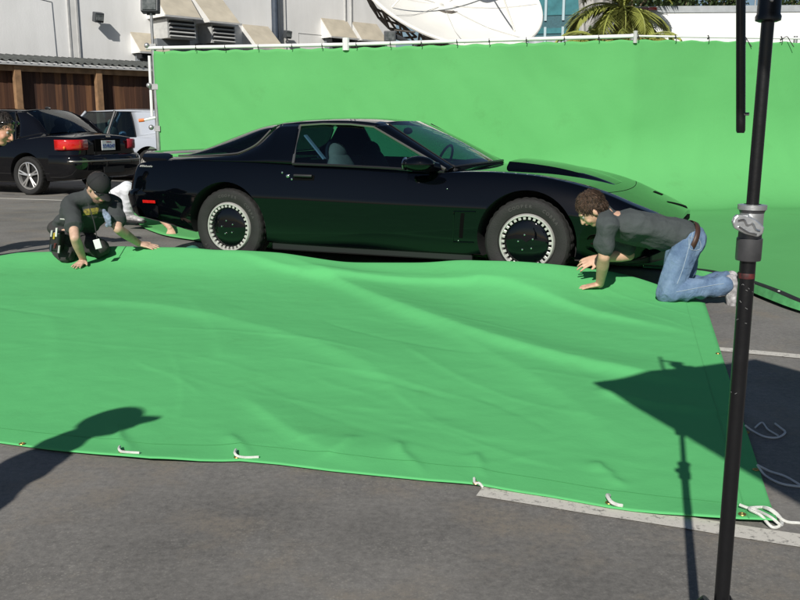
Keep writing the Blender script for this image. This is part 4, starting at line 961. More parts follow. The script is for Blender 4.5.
vs, fs = text_mesh('California', .032, False, .2); MB().add(plate_text(vs, 0, .888), fs).build('plate_heading', 'red_lens_dull', sed, smooth=0)
MB().box((TX - .03, 0, .975), (.02, .10, .03)).build('boot_badge', 'chrome', sed, bevel=.005)
rb = MB(); pth = catmull([(TX + .45, -.90, 0), (TX + .12, -.86, .6), (TX - .03, -.66, 1), (TX - .07, 0, 1), (TX - .03, .66, 1), (TX + .12, .86, .6), (TX + .45, .90, 0)], 6)
rb.grid([[(p.x - .05 * e * p.z, p.y * (1 + .02 * e), z) for p in pth] for z, e in ((.30, .0), (.36, .7), (.50, 1), (.62, 1), (.66, .5), (.68, -.2))]).build('rear_bumper', 'sedan', sed, smooth=50)
MB().grid([[(p.x - .056 * p.z, p.y * 1.021, z) for p in pth[6:-6]] for z in (.563, .592)]).build('bumper_strip', 'dull_chrome', sed, smooth=50, solid=.006)
MB().box((TX - .12, 0, .42), (.02, .5, .10)).build('bumper_grille', 'kitt_trim', sed)
MB().ball((-1.10, 0, 1.46), (.07, .02, .03), 8, 6).build('roof_aerial', 'kitt_trim', sed)
s2 = place_rear_wheel(150, 166, .34, (-1.50, .93)); 
whc, wbv, _ = saloon('saloon_car', s2, FWD, 'silver', 'silver white four door saloon parked behind the black saloon beside the green screen', 'car', L=5.2, wb=2.9, Ht=1.50, w=.97, tailz=1.04, roof=(-1.42, .42), rbase=-2.0, rim='wheel_white', wheel_r=.34, cpill=.42)

# ================================================================== BUILDINGS
WN = Vector((math.sqrt(.5), -math.sqrt(.5), 0)); WT = Vector((math.sqrt(.5), math.sqrt(.5), 0)); W0 = Vector((-8.5, 25, 0))
def wallpt(px, py, off=0.0):
    d = ray(px, py); t = ((W0 + WN * off) - CP).dot(WN) / d.dot(WN); return CP + d * t
bld = empty('warehouse', W0, 0, None, 'tall pale grey concrete building with hooded wall vents behind the green screen', 'building')
WR = Matrix(((WT.x, WN.x, 0), (WT.y, WN.y, 0), (0, 0, 1)))
def wl(s, n, z): return WT * s + WN * n + Vector((0, 0, z))
def sz(px, py, off=0.0): p = wallpt(px, py, off) - W0; return p.dot(WT), p.z
MB().box(wl(1.3, -5, 5.5), (21, 10, 11), WR).build('wall', 'stucco', bld, smooth=0)
def wall_line(pts, r, m, nm, off=.0):
    MB().tube([wl(sz(x, y)[0], off, sz(x, y)[1]) for x, y in pts], r, 8).build(nm, m, bld)
s0 = sz(272, 20)[0]; MB().tube([wl(s0, .16, 0), wl(s0, .16, 11)], .11, 12).build('drain_pipe', 'pipe_dark', bld)
MB().box(wl(s0 + .42, .02, 5.5), (.20, .05, 11), WR).build('pilaster_strip', 'white_trim', bld)
for px in (68.5, 77): s0 = sz(px, 20)[0]; MB().box(wl(s0, .02, 5.5), (.05, .045, 11), WR).build('wall_joint', 'grey_trim', bld)
s0 = sz(72.7, 20)[0]; MB().box(wl(s0, .01, 5.5), (.20, .03, 11), WR).build('pilaster_strip', 'white_trim', bld)
for px in (345, 351): s0 = sz(px, 10)[0]; MB().box(wl(s0, .02, 5.5), (.05, .04, 11), WR).build('wall_joint', 'grey_trim', bld)
# faint bricked-up opening
A_ = sz(-20, 1); B_ = sz(52, 6)
MB().tube([wl(A_[0], .0, B_[1] + .35), wl(B_[0], .0, B_[1] + .10), wl(B_[0] + .05, .0, B_[1] - 2.2)], .014, 6).build('blocked_opening', 'grey_metal', bld)
C_ = sz(298, 33); D_ = sz(327, 35)
MB().tube([wl(C_[0], 0, C_[1] - 1.2), wl(C_[0], 0, C_[1]), wl(D_[0], 0, C_[1]), wl(D_[0], 0, C_[1] - 1.2)], .014, 6).build('blocked_opening', 'grey_trim', bld)
def vent(pxl, py_lip, width, proj, rise, louvre=True, body=True, zdrop=1.0):
    s, z = sz(pxl, py_lip); e = empty('vent_hood', wl(s, 0, z), 0, bld)
    rot = WR
    def q(a, n, zz): return WT * a + WN * n + Vector((0, 0, zz))
    # sloping hood with cheeks
    MB().add([q(0, 0, rise), q(width, 0, rise), q(width, proj, 0), q(0, proj, 0), q(0, 0, rise - .04), q(width, 0, rise - .04), q(width, proj, -.04), q(0, proj, -.04)], [(0, 1, 2, 3), (4, 7, 6, 5), (0, 3, 7, 4), (1, 5, 6, 2), (3, 2, 6, 7)]).build('hood_top', 'tan', e, smooth=0)
    MB().add([q(.0, 0, rise - .04), q(.0, proj - .02, -.04), q(.0, 0, -.04), q(.03, 0, rise - .04), q(.03, proj - .02, -.04), q(.03, 0, -.04)], [(0, 1, 2), (3, 5, 4), (0, 3, 4, 1), (1, 4, 5, 2), (0, 2, 5, 3)]).build('hood_cheek', 'white_trim', e, smooth=0)
    MB().box(q(width / 2, proj + .01, -.035), (width + .1, .05, .05), rot).build('hood_lip', 'grey_trim', e, smooth=0)
    if louvre:
        lw = width * .82; h = .52
        MB().box(q(width * .55, proj * .40, -.08 - h / 2), (lw, proj * .75, h), rot).build('louvre_box', 'grey_trim', e, smooth=0)
        MB().box(q(width * .55, proj * .785, -.08 - h / 2), (lw * .88, .03, h * .86), rot).build('louvre_gap', 'dark_void', e, smooth=0)
        for k in range(4): MB().box(q(width * .55, proj * .80 + .02, -.15 - h * .86 * k / 4 - .06), (lw * .9, .05, .035), rot @ Matrix.Rotation(R(25), 3, 'X')).build('louvre_slat', 'grey_trim', e, smooth=0)
        MB().box(q(width * .5, proj * .22, -.7 - zdrop / 2), (width * .95, proj * .42, zdrop + .2), rot).build('duct', 'grey_metal', e, smooth=0)
    elif body:
        MB().box(q(width * .5, proj * .25, -.3), (width * .8, proj * .45, .5), rot).build('duct', 'grey_metal', e, smooth=0)
        MB().box(q(width * .5, proj * .6, -.13), (width * .9, proj * .5, .12), rot).build('louvre_gap', 'dark_void', e, smooth=0)
vent(147, 17.5, 1.12, 1.05, 1.15)
vent(193, 23, 1.02, .95, .82)
vent(131.5, 52, .95, .55, .55, False)
vent(243, 49, 1.0, .85, .75, False, False)
vent(321.5, 37, 1.15, .55, .62, False)
vent(352, 40, 1.2, .55, .62, False)
# small wall lamps
def floodlight(px, py, label, dz=0.0, size=.22):
    s, z = sz(px, py); c = W0 + wl(s, .24, z); e = empty('wall_lamp', c, 0, None, label, 'lamp', 'flood lamps fixed to the pale wall')
    MB().box((0, 0, 0), (size, size * .7, size), WR @ Matrix.Rotation(R(-15), 3, 'X')).build('lamp_body', 'lamp_grey', e, bevel=.02)
    MB().box(WN * (size * .38), (size * .8, .02, size * .75), WR).build('lamp_lens', 'lamp_glass', e)
    MB().tube([WN * -.24, (0, 0, 0)], .03, 8).build('bracket', 'lamp_grey', e)
floodlight(94, 18, 'small square flood lamp high on the pale wall above the wooden fence', size=.26)
floodlight(283, 35, 'small brown flood lamp on the pale wall right of the dark drain pipe', size=.24)
# flood lamp on a pole behind the left end of the screen
LPp = at(152.5, 40, 15.6); lp = empty('pole_lamp', (LPp.x, LPp.y, 0), 0, None, 'tall grey flood lamp on a thin pole at the left end of the green screen', 'lamp')
zz = at(152, 14, 15.6).z
MB().tube([(0, 0, 0), (0, 0, zz + .02)], .025, 10).build('pole', 'galv', lp)
MB().tube([(-.07, 0, zz), (.07, 0, zz)], .02, 8).tube([(0, 0, zz + .0), (0, .1, zz + .12)], .02, 8).build('bracket', 'lamp_grey', lp)
MB().box((0, 0, zz + .19), (.30, .16, .36), Matrix.Rotation(R(-12), 3, 'X')).build('lamp_body', 'lamp_grey', lp, bevel=.02)
MB().box((0, -.088, zz + .19), (.23, .02, .27), Matrix.Rotation(R(-12), 3, 'X')).build('lamp_lens', 'lamp_glass', lp)

# fence with tin roof
FO = 3.6      # distance of the fence in front of the wall
def fsz(px, py): p = wallpt(px, py, FO) - W0; return p.dot(WT), p.z
fen = empty('wooden_fence', W0 + WN * FO, math.pi / 4, None, 'brown plank fence under a corrugated tin roof behind the parked saloons', 'fence')
sA = fsz(0, 64); sB = fsz(150, 68); zt_f = (sA[1] + sB[1]) / 2
mb = MB(); x = -12.0
while x < 9.5:
    wv = .135; mb.box((x, .13 + .012 * random.random(), 1.25 + .02 * random.random()), (.16, .022, 2.5), Matrix.Rotation(R(random.uniform(2, 4)), 3, 'Z')); x += .145
mb.build('planks', 'wood', fen, smooth=0)
for px in (18, 99): s, z = fsz(px, 90); MB().box((s, 0, zt_f / 2), (.15, .14, zt_f - .12)).build('post', 'wood_post', fen, smooth=0, bevel=.008)
for xx in (-6.5, -10.2, 5.2): MB().box((xx, 0, zt_f / 2), (.15, .14, zt_f - .12)).build('post', 'wood_post', fen, smooth=0, bevel=.008)
MB().box((-1.2, .0, zt_f - .10), (22, .07, .14)).build('beam', 'wood_post', fen, smooth=0)
MB().box((-1.2, -.13, zt_f - .02), (22, .03, .05)).build('gutter', 'grey_trim', fen, smooth=0)
rows = []
for j in range(2):
    row = []
    for k in range(1400):
        x = -12.0 + 21.5 * k / 1399; row.append((x, -.17 + 1.9 * j, zt_f + .04 + .025 * math.sin(x * 2 * math.pi / .17) + .25 * j))
    rows.append(row)
MB().grid(rows).build('tin_roof', 'tin', fen, smooth=60, solid=.01)

# ---- satellite dish
dc = at(450.3, -13.0, 28.0); a_, b_ = .4277, .8487
dn = Vector((math.sin(a_) * math.cos(b_), -math.cos(a_) * math.cos(b_), math.sin(b_))); du = dn.cross(Vector((0, 0, 1))).normalized(); dw = du.cross(dn)
dish = empty('satellite_dish', (dc.x, dc.y, 0), 0, None, 'huge white satellite dish with a steel truss behind, rising above the green screen', 'satellite dish')
DL = Vector((0, 0, dc.z)); RD = 2.956; DEP = .62
def dpt(r, th, h=0.0): return DL + du * (r * math.cos(th)) + dw * (r * math.sin(th)) + dn * (DEP * ((r / RD) ** 2 - 1) + h)
rows = [[dpt(RD * i / 14 + .001, 2 * math.pi * k / 72) for k in range(73)] for i in range(15)]
MB().grid(rows).build('reflector', 'dish', dish, smooth=60, solid=.05)
MB().tube([dpt(RD, 2 * math.pi * k / 72) for k in range(73)], .055, 8, cap=False).build('rim', 'dish', dish)
for k in range(8):
    th = 2 * math.pi * k / 8 + .2; MB().tube([dpt(.3, th, .008), dpt(RD * .55, th, .012), dpt(RD - .05, th, .008)], .008, 5).build('panel_seam', 'grey_trim', dish)
tr = MB()
for k in range(28):
    th = 2 * math.pi * k / 28; th2 = 2 * math.pi * (k + 1) / 28
    A0 = dpt(RD - .02, th, -.07); B0 = dpt(RD * .80, th, -.62); A1 = dpt(RD - .02, th2, -.07); B1 = dpt(RD * .80, th2, -.62); C0 = dpt(RD * .45, th, -.75)
    for a, b in ((A0, B0), (B0, A1), (B0, B1), (B0, C0), (A0, C0)): tr.tube([a, b], .035, 5)
tr.build('truss', 'truss', dish)
MB().tube([DL - dn * .7, DL - dn * 1.6 - Vector((0, 0, .6)), Vector((0, .6, 0))], [.5, .45, .35], 14).build('mount', 'truss', dish)
# feed legs with the feed box, standing high above the frame; the tube that shows at the top edge
ft = DL + dn * 2.3
MB().tube([dpt(.55, 1.9, .05), dpt(.52, 1.9, 1.6)], .22, 18).build('feed_tube', 'dish', dish)
MB().tube([ft - dn * .4, ft + dn * .3], .30, 14).build('feed_horn', 'dish', dish)
for th in (-.4, -2.3, 1.4): MB().tube([dpt(RD * .80, th, .02), ft], .03, 6).build('feed_leg', 'dish', dish)
# flood lamp beside the dish
fl2 = at(390, 36, 20.0); e = empty('floodlight', (fl2.x, fl2.y, 0), 0, None, 'dark square flood lamp on a boom at the left foot of the dish', 'lamp')
MB().box((0, 0, fl2.z - .02), (.26, .2, .24)).build('lamp_body', 'lamp_grey', e, bevel=.02); MB().box((.0, -.11, fl2.z - .02), (.19, .02, .17)).build('lamp_lens', 'lamp_glass', e)
MB().tube([(.1, .05, fl2.z), (.55, .3, fl2.z - .15), (.55, .3, 0)], .06, 8).build('boom', 'lamp_grey', e)
MB().tube([(.1, .0, fl2.z + .12), (.55, .2, fl2.z + .10)], .02, 6).build('stay', 'truss', e)

# ---- teal office block far behind
tb = at(560, 38, 62.0); ob = empty('office_block', (tb.x + 1.0, tb.y + 3, 0), R(-14), None, 'teal glazed office block far behind between dish and palm', 'building')
MB().box((0, 0, 9), (9, 8, 18)).build('wall', 'teal_dark', ob, smooth=0)
for f in range(5):
    z = 6.0 + f * 3.0
    MB().box((0, -4.03, z + 1.35), (8.8, .08, .35)).build('floor_band', 'teal', ob, smooth=0)
    for k in range(8):
        x = -4.1 + k * 1.17
        MB().box((x, -4.03, z + .1), (.95, .06, 1.5)).build('window', 'win_pale' if f == 0 else 'teal', ob, smooth=0)
        MB().box((x + .58, -4.07, z + .3), (.16, .10, 2.6)).build('mullion', 'pale_panel', ob, smooth=0)
# grey draped tarp on a frame beside it
tp = at(594, 20, 24.0); MBx = MB(); rows = []
for i in range(20):
    row = []
    for j in range(16):
        u = i / 19; v = j / 15; row.append(((u - .5) * 1.15 * (1 - .35 * v) + .12 * v + .05 * math.sin(u * 26), -.3 * math.sin(math.pi * u) + .07 * math.sin(u * 26 + v), 3.0 + 3.0 * (1 - v) - .4 * v))
    rows.append(row)
o = MBx.grid(rows).build('draped_tarp', 'hessian', smooth=60, solid=.03); o.location = (tp.x, tp.y, 0); tag(o, 'pale grey draped cover hanging high behind the palm fronds', 'tarp')

# ---- trailer
TRY = 17.5; tl0 = at(636, 12, TRY); ztop = at(636, 6.3, TRY).z
trl = empty('box_trailer', (tl0.x, TRY, 0), R(-3.5), None, 'long white box trailer parked behind the right half of the green screen', 'trailer')
Lt = 13.0
MB().box((Lt / 2, 1.3, (1.1 + ztop - .12) / 2), (Lt, 2.55, ztop - .12 - 1.1)).build('box', 'trailer', trl, smooth=0)
MB().box((Lt / 2, 1.3, ztop - .06), (Lt + .02, 2.59, .12)).build('roof_rail', 'trailer_rail', trl, smooth=0)
MB().box((Lt / 2 + 2.0, .0, ztop - .60), (Lt - 4.6, .04, .045)).build('side_rail', 'trailer_rail', trl, smooth=0)
MB().box((.02, .0, 1.95), (.05, .07, 2.7)).build('corner_post', 'white_trim', trl, smooth=0)
MB().box((.30, -.01, ztop - .05), (.16, .06, .05)).build('marker_lamp', 'red_lens', trl); MB().box((.16, -.01, ztop - .05), (.10, .05, .05)).build('marker_lamp', 'red_lens_dull', trl)
MB().box((-.05, .1, ztop - .95), (.06, .08, .10)).build('door_hinge', 'white_trim', trl)
for k in range(40): pass
for xw in (10.3, 11.6):
    for yy in (.2, 2.4): MB().lathe([(.001, .12), (.28, .12), (.30, .08), (.46, .13), (.50, .10), (.50, -.10), (.46, -.13), (.001, -.1)], (xw, yy, .50), (0, -1, 0), n=28).build('wheel', 'tyre', trl)
MB().box((Lt / 2, 1.3, .98), (Lt - .4, 1.0, .2)).build('chassis', 'lamp_grey', trl, smooth=0)
MB().tube([(1.8, .3, 0), (1.8, .3, 1)], .06, 8).tube([(1.8, 2.3, 0), (1.8, 2.3, 1)], .06, 8).build('landing_leg', 'lamp_grey', trl)

# ---- vegetation
def leaf_quad(mb, p, d, up, l, w_):
    s = d.cross(up).normalized() * w_ / 2; mb.add([p - s * .3, p + s * .3, p + d * l * .5 + s, p + d * l, p + d * l * .5 - s], [(0, 1, 2, 3, 4)])
def palm(loc, h, nf, fl, seed, label, lean=(0, 0), dry=4):
    rnd = random.Random(seed); e = empty('palm_tree', loc, 0, None, label, 'palm tree', 'palms behind the green screen')
    tp = [Vector((lean[0] * t * t, lean[1] * t * t, h * t)) for t in [k / 8 for k in range(9)]]
    MB().tube(tp, [.17 - .05 * k / 8 for k in range(9)], 12).build('trunk', 'bark', e)
    cr = MB(); dr = MB(); c = tp[-1]
    for k in range(nf):
        a = 2 * math.pi * k / nf * 2.4 + rnd.random() * .5; el = rnd.uniform(-.35, 1.35); L = fl * rnd.uniform(.75, 1.1); isdry = k < dry
        if isdry: el = -.9
        dirh = Vector((math.cos(a), math.sin(a), 0)); pts = []
        p = c.copy(); ang = el
        for i in range(14):
            pts.append(p.copy()); ang -= (.06 + .012 * i) * (1.2 if el > .5 else 1); p = p + (dirh * math.cos(ang) + Vector((0, 0, math.sin(ang)))) * (L / 13)
        mb = dr if isdry else cr
        mb.tube(pts, [.022 * (1 - i / 15) + .004 for i in range(14)], 5)
        sd = dirh.cross(Vector((0, 0, 1)))
        for i in range(2, 14):
            t = (pts[i] - pts[i - 1]).normalized()
            for sub in range(3):
                pp = pts[i - 1].lerp(pts[i], sub / 3)
                for s in (-1, 1):
                    dd = (sd * s * .85 + t * .65 + Vector((0, 0, -.25 - .35 * rnd.random()))).normalized(); ll = L * .30 * math.sin(math.pi * min(1, (i + 1.5) / 15)) * rnd.uniform(.8, 1.1) + .08
                    leaf_quad(mb, pp, dd, Vector((0, 0, 1)) + sd * .3 * s, ll, .032)
    cr.build('crown', 'palm', e, smooth=0, fix=False)
    if dry: dr.build('dry_fronds', 'palm_dry', e, smooth=0, fix=False)
    return e
def gz(px, Y): p = at(px, 100, Y); return (p.x, Y, 0)
palm(gz(604, 16.6), 2.35, 74, 1.20, 3, 'low feathery palm with arching fronds just left of the white trailer', dry=6)
palm(gz(618, 17.2), 3.3, 40, 1.35, 8, 'taller palm with a pale upright stem rising behind the low palm', dry=3)
palm(gz(580, 17.0), 2.2, 70, 1.05, 11, 'small yellowish palm beside the teal office block', dry=10)
palm(gz(630, 16.4), 2.3, 60, 1.05, 17, 'bushy palm touching the left end of the white trailer', dry=2)
def leafy(loc, h, r, seed, label, n=1800, trunk_r=.15, kind='tree', lf=.16, m='leaf'):
    rnd = random.Random(seed); e = empty(kind, loc, 0, None, label, 'tree', 'leafy trees behind the trailer')
    t = MB(); t.tube([(0, 0, 0), (.05, 0, h * .4), (0, .05, h * .7)], [trunk_r, trunk_r * .8, trunk_r * .45], 10)
    cs = []
    for k in range(16):
        a = rnd.random() * 6.28; q = Vector((math.cos(a) * r * rnd.uniform(.2, .75), math.sin(a) * r * rnd.uniform(.2, .75), h - r * .8 + r * rnd.uniform(-.6, .75))); cs.append((q, r * rnd.uniform(.25, .42)))
        t.tube([(0, .03, h * .5), Vector((0, 0, h * .55)).lerp(q, .5) + Vector((0, 0, .1)), q], [trunk_r * .35, trunk_r * .2, .02], 6)
    t.build('trunk', 'bark', e); c = MB()
    for i in range(n):
        q, rr = cs[rnd.randrange(16)]; v = Vector((rnd.gauss(0, 1), rnd.gauss(0, 1), rnd.gauss(0, .8))).normalized() * rr * rnd.uniform(.55, 1.1)
        d = Vector((rnd.gauss(0, 1), rnd.gauss(0, 1), rnd.gauss(-.2, .7))).normalized(); leaf_quad(c, q + v, d, Vector((rnd.random(), rnd.random(), 1)), lf * rnd.uniform(.6, 1.2), lf * .5)
    c.build('crown', m, e, smooth=0, fix=False); return e
leafy(gz(628, 24), 5.0, 1.5, 21, 'dark leafy tree behind the palms at the left end of the trailer', 2600)
leafy(gz(655, 34), 6.0, 1.8, 22, 'broad dark tree top showing over the left end of the trailer', 2400, lf=.2)
for k, (px, hh, lab) in enumerate(((705, 8.55, 'tiny tree top over the trailer roof left of the hanging black rod'), (726, 8.62, 'tiny tree top over the trailer roof at the hanging black rod'), (782, 8.75, 'tiny brownish tree top over the trailer roof near the right edge'))):
    leafy(gz(px, 55), hh, .8, 30 + k, lab, 500, lf=.25)
MB_ = MB().tube([(0, 0, 0), (0, 0, 9.6)], .05, 8); o = MB_.build('aerial_mast', 'galv'); o.location = gz(748, 50); tag(o, 'thin pale mast standing against the blue sky above the trailer', 'mast')

# ================================================================== LIGHT STAND, ROD AND FLAG
st = empty('light_stand', (.5635, 1.425, 0), 0, None, 'black steel light stand with a cast metal locking collar in the near foreground', 'light stand')
st.rotation_euler = (0, .006, 0)
zk = at(750, 240, 1.425).z; zj = at(764, 22, 1.425).z
MB().tube([(.006, 0, .02), (0, 0, zk)], .0128, 24).build('lower_tube', 'black_tube', st, smooth=60)
MB().tube([(0, 0, zk), (.0, 0, zj + .02)], .0098, 24).build('riser_tube', 'black_tube', st, smooth=60)
MB().tube([(0, 0, zj), (0, 0, 1.96)], .0140, 20).build('top_tube', 'black_tube', st, smooth=60)
MB().lathe([(.0135, .0), (.019, .002), (.0195, .008), (.0175, .012), (.0175, .085), (.0185, .09), (.0135, .092)], (0, 0, zj - .0), n=28).build('upper_collar', 'black_tube', st, smooth=40)
MB().ball((-.004, -.0178, zj + .03), .003, 8, 6).build('collar_bolt', 'steel', st)
# locking collar: cast sleeve, wing knob, grey band, red tape
MB().lathe([(.0135, .052), (.019, .050), (.0215, .045), (.0185, .038), (.0175, .012), (.0180, .008), (.0185, -.002), (.0202, -.003), (.0202, -.036), (.0195, -.039), (.0135, -.04)], (0, 0, zk + .006), n=28).build('lock_sleeve', mat('sleeve_grey', (.10, .10, .105), .35, .6, var=.2, scale=40), st, smooth=40)
MB().lathe([(.0136, .0545), (.0225, .0535), (.0225, .046), (.0186, .044), (.0186, .020)], (0, 0, zk + .004), n=28).build('cast_ring', 'cast', st, smooth=40)
kn = MB(); rot = Matrix.Rotation(R(16), 3, 'Y'); 
kn.prism([rot @ Vector(p) for p in [(-.034, -.032, .012), (-.030, -.032, .019), (-.008, -.032, .023), (.012, -.032, .020), (.034, -.032, .010), (.036, -.032, -.004), (.028, -.032, -.014), (.0, -.032, -.015), (-.026, -.032, -.010), (-.034, -.032, 0)]], (0, .012, 0))
k_ = kn.build('wing_knob', 'cast', st, bevel=.003); k_.location = (-.016, -.004, zk + .024); k_.scale = (.76, .8, .76)
wv_ = MB(); wv_.tube(catmull([rot @ Vector(p) for p in [(-.026, -.0335, .007), (-.014, -.0335, .012), (-.004, -.0335, .004), (.006, -.0335, .010), (.016, -.0335, .001), (.026, -.0335, .000)]], 5), .0022, 6)
wv_.tube(catmull([rot @ Vector(p) for p in [(-.020, -.0335, -.004), (0, -.0335, -.009), (.022, -.0335, -.009)]], 5), .0018, 6)
w_o = wv_.build('knob_relief', 'steel', st); w_o.location = (-.016, -.004, zk + .024); w_o.scale = (.76, .8, .76)
MB().tube([(0, -.026, zk + .018), (0, -.012, zk + .018)], .008, 10).build('knob_stem', 'steel', st)
MB().lathe([(.0129, -.054), (.0132, -.055), (.0132, -.062), (.0129, -.063)], (0, 0, zk), n=24).build('red_tape_band', 'red_tape', st)
sc_ = MB(); rnd = random.Random(4)
for k in range(15):
    a = rnd.uniform(math.pi * 1.1, math.pi * 1.9); z = zk - .07 - (rnd.random() ** 2.5) * .6; L = rnd.uniform(.002, .007); r0 = .0129
    c = Vector((math.cos(a) * r0, math.sin(a) * r0, z)); t = Vector((-math.sin(a), math.cos(a), rnd.uniform(-1, 1))).normalized(); sc_.tube([c - t * L / 3, c + t * L / 3], .0004, 4)
sc_.build('paint_scuffs', mat('scuff', (.22, .22, .22), .6), st)
for k in range(3):
    a = R(270 + 120 * k + 10); d = Vector((math.cos(a), math.sin(a), 0))
    MB().tube([Vector((0, 0, .34)) + d * .02, d * .30 + Vector((0, 0, .03)), d * .36 + Vector((0, 0, .015))], .011, 10).build('leg', 'black_tube', st)
    MB().tube([Vector((0, 0, .09)) + d * .018, d * .20 + Vector((0, 0, .155))], .007, 8).build('brace', 'black_tube', st)
# grip head at the top
MB().lathe([(.001, -.02), (.032, -.02), (.035, 0), (.032, .02), (.001, .02)], (0, 0, 1.935), (0, 1, 0), n=20).tube([(0, -.06, 1.935), (0, .06, 1.935)], .009, 8).box((.03, -.05, 1.95), (.07, .012, .025)).tube([(-.05, .06, 1.95), (.05, .06, 1.925)], .008, 8).build('grip_head', 'cast', st)
# hanging rod
rd = at(740.5, 133, 1.55); 
rod = MB(); rod.tube([(0, 0, rd.z), (0, 0, rd.z + .004), (-.001, 0, rd.z + .02), (-.060, 0, 1.96)], [.006, .0076, .0078, .0078], 18); o = rod.build('grip_rod', 'black_tube', smooth=50); o.location = (rd.x, 1.55, 0)
tag(o, 'thin black rod hanging down beside the upper part of the light stand', 'rod')
MB().tube([(-.002, -.004, rd.z + .032), (.010, -.006, rd.z + .032)], .0028, 8).build('set_screw', 'steel', o)
# flag overhead, its shadow falls on the right of the cloth
Lz = 1.93; sh = Vector((SUND.x / -SUND.z, SUND.y / -SUND.z, 0))
def up_to(p, z): return Vector((p[0], p[1], 0)) - sh * z + Vector((0, 0, z))
gA, gC = G(594, 385), G(755, 359.5); gD = G(800, 371.5); gE = G(800, 504)
dCD = (gD - gC).normalized(); dAE = (gE - gA).normalized()
quad = [up_to(gA, Lz), up_to(gC, Lz), up_to(gC + dCD * 1.35, Lz), up_to(gA + dAE * 1.75, Lz)]
cq = sum(quad, Vector()) / 4
fl = empty('black_flag', (cq.x, cq.y, 0), 0, None, 'black cloth flag on a wire frame held flat overhead by the light stand', 'flag'); off = Vector((cq.x, cq.y, 0))
fg = MB(); fr_ = MB(); qq = [q - off for q in quad]
fg.grid([[qq[0].lerp(qq[1], i / 10).lerp(qq[3].lerp(qq[2], i / 10), j / 10) + Vector((0, 0, -.01 * math.sin(math.pi * i / 10) * math.sin(math.pi * j / 10))) for i in range(11)] for j in range(11)]).build('flag_cloth', 'flag', fl, smooth=60)
MB().tube(qq + [qq[0]], .006, 8).build('wire_frame', 'steel', fl)
pS = Vector((.568, 1.425, 1.935)) - off
MB().tube([pS, (qq[0] + qq[1]) / 2, (qq[2] + qq[3]) / 2], .008, 10).build('grip_arm', 'steel', fl)

# ================================================================== PEOPLE
def V(*a): return Vector(a)
def sweep(mb, pts, radii, side=None, n=16, sub=4):
    """closed rounded tube through pts; radii are numbers or (along side, across) pairs"""
    P = [Vector(p) for p in pts]; Rr = [(r, r) if not isinstance(r, tuple) else r for r in radii]
    if len(P) > 2:
        P2 = catmull(P, sub); R2 = []
        for i in range(len(P) - 1):
            for k in range(sub): t = k / sub; R2.append(tuple(Rr[i][q] * (1 - t) + Rr[i + 1][q] * t for q in (0, 1)))
        R2.append(Rr[-1])
    else: P2, R2 = P, Rr
    d0 = (P2[0] - P2[1]).normalized(); d1 = (P2[-1] - P2[-2]).normalized(); m0 = min(R2[0]); m1 = min(R2[-1])
    A = [(P2[0] + d0 * m0 * math.sin(a), tuple(x * math.cos(a) for x in R2[0])) for a in (1.45, 1.1, .7, .35)]
    B = [(P2[-1] + d1 * m1 * math.sin(a), tuple(x * math.cos(a) for x in R2[-1])) for a in (.35, .7, 1.1, 1.45)]
    Q = A + list(zip(P2, R2)) + B; vs = []; sv = Vector(side) if side is not None else None
    for i, (p, (ra, rb)) in enumerate(Q):
        t = (Q[min(i + 1, len(Q) - 1)][0] - Q[max(i - 1, 0)][0]).normalized()
        if sv is None: sv = t.orthogonal()
        u = (sv - t * sv.dot(t)); u = u.normalized() if u.length > 1e-5 else t.orthogonal().normalized()
        if side is None: sv = u
        b = t.cross(u)
        for k in range(n): a = 2 * math.pi * k / n; vs.append(p + u * math.cos(a) * ra + b * math.sin(a) * rb)
    m = len(Q); fs = [(i * n + k, i * n + (k + 1) % n, (i + 1) * n + (k + 1) % n, (i + 1) * n + k) for i in range(m - 1) for k in range(n)]
    fs += [tuple(reversed(range(n))), tuple((m - 1) * n + k for k in range(n))]
    mb.add(vs, fs)
def fuse(mb, name, m, parent, voxel=.008, it=4, amp=0.0, sc=12.0, stretch=None, amp2=0.0, sc2=40.0):
    o = mb.build(name, m, parent, smooth=0)
    md = o.modifiers.new('r', 'REMESH'); md.mode = 'VOXEL'; md.voxel_size = voxel; md.adaptivity = 0
    if it: s = o.modifiers.new('s', 'SMOOTH'); s.factor = .5; s.iterations = it
    bake(o); me = o.data
    if amp or amp2:
        n = len(me.vertices); co = np.empty(n * 3, 'f'); no = np.empty(n * 3, 'f'); me.vertices.foreach_get('co', co); me.vertices.foreach_get('normal', no); co = co.reshape(-1, 3); no = no.reshape(-1, 3)
        for i in range(n):
            v = Vector(co[i]); q = Vector((v.x * sc, v.y * sc, v.z * sc))
            if stretch is not None: q = q - stretch * q.dot(stretch) * .72
            d = 0
            if amp: k = noise.noise(q); d += amp * (1 - abs(k) * 3.2)
            if amp2: d += amp2 * noise.noise(v * sc2)
            co[i] += no[i] * d
        me.vertices.foreach_set('co', co.reshape(-1)); me.update()
    me.polygons.foreach_set('use_smooth', [True] * len(me.polygons))
    if not me.materials: me.materials.append(M[m] if isinstance(m, str) else m)
    return o
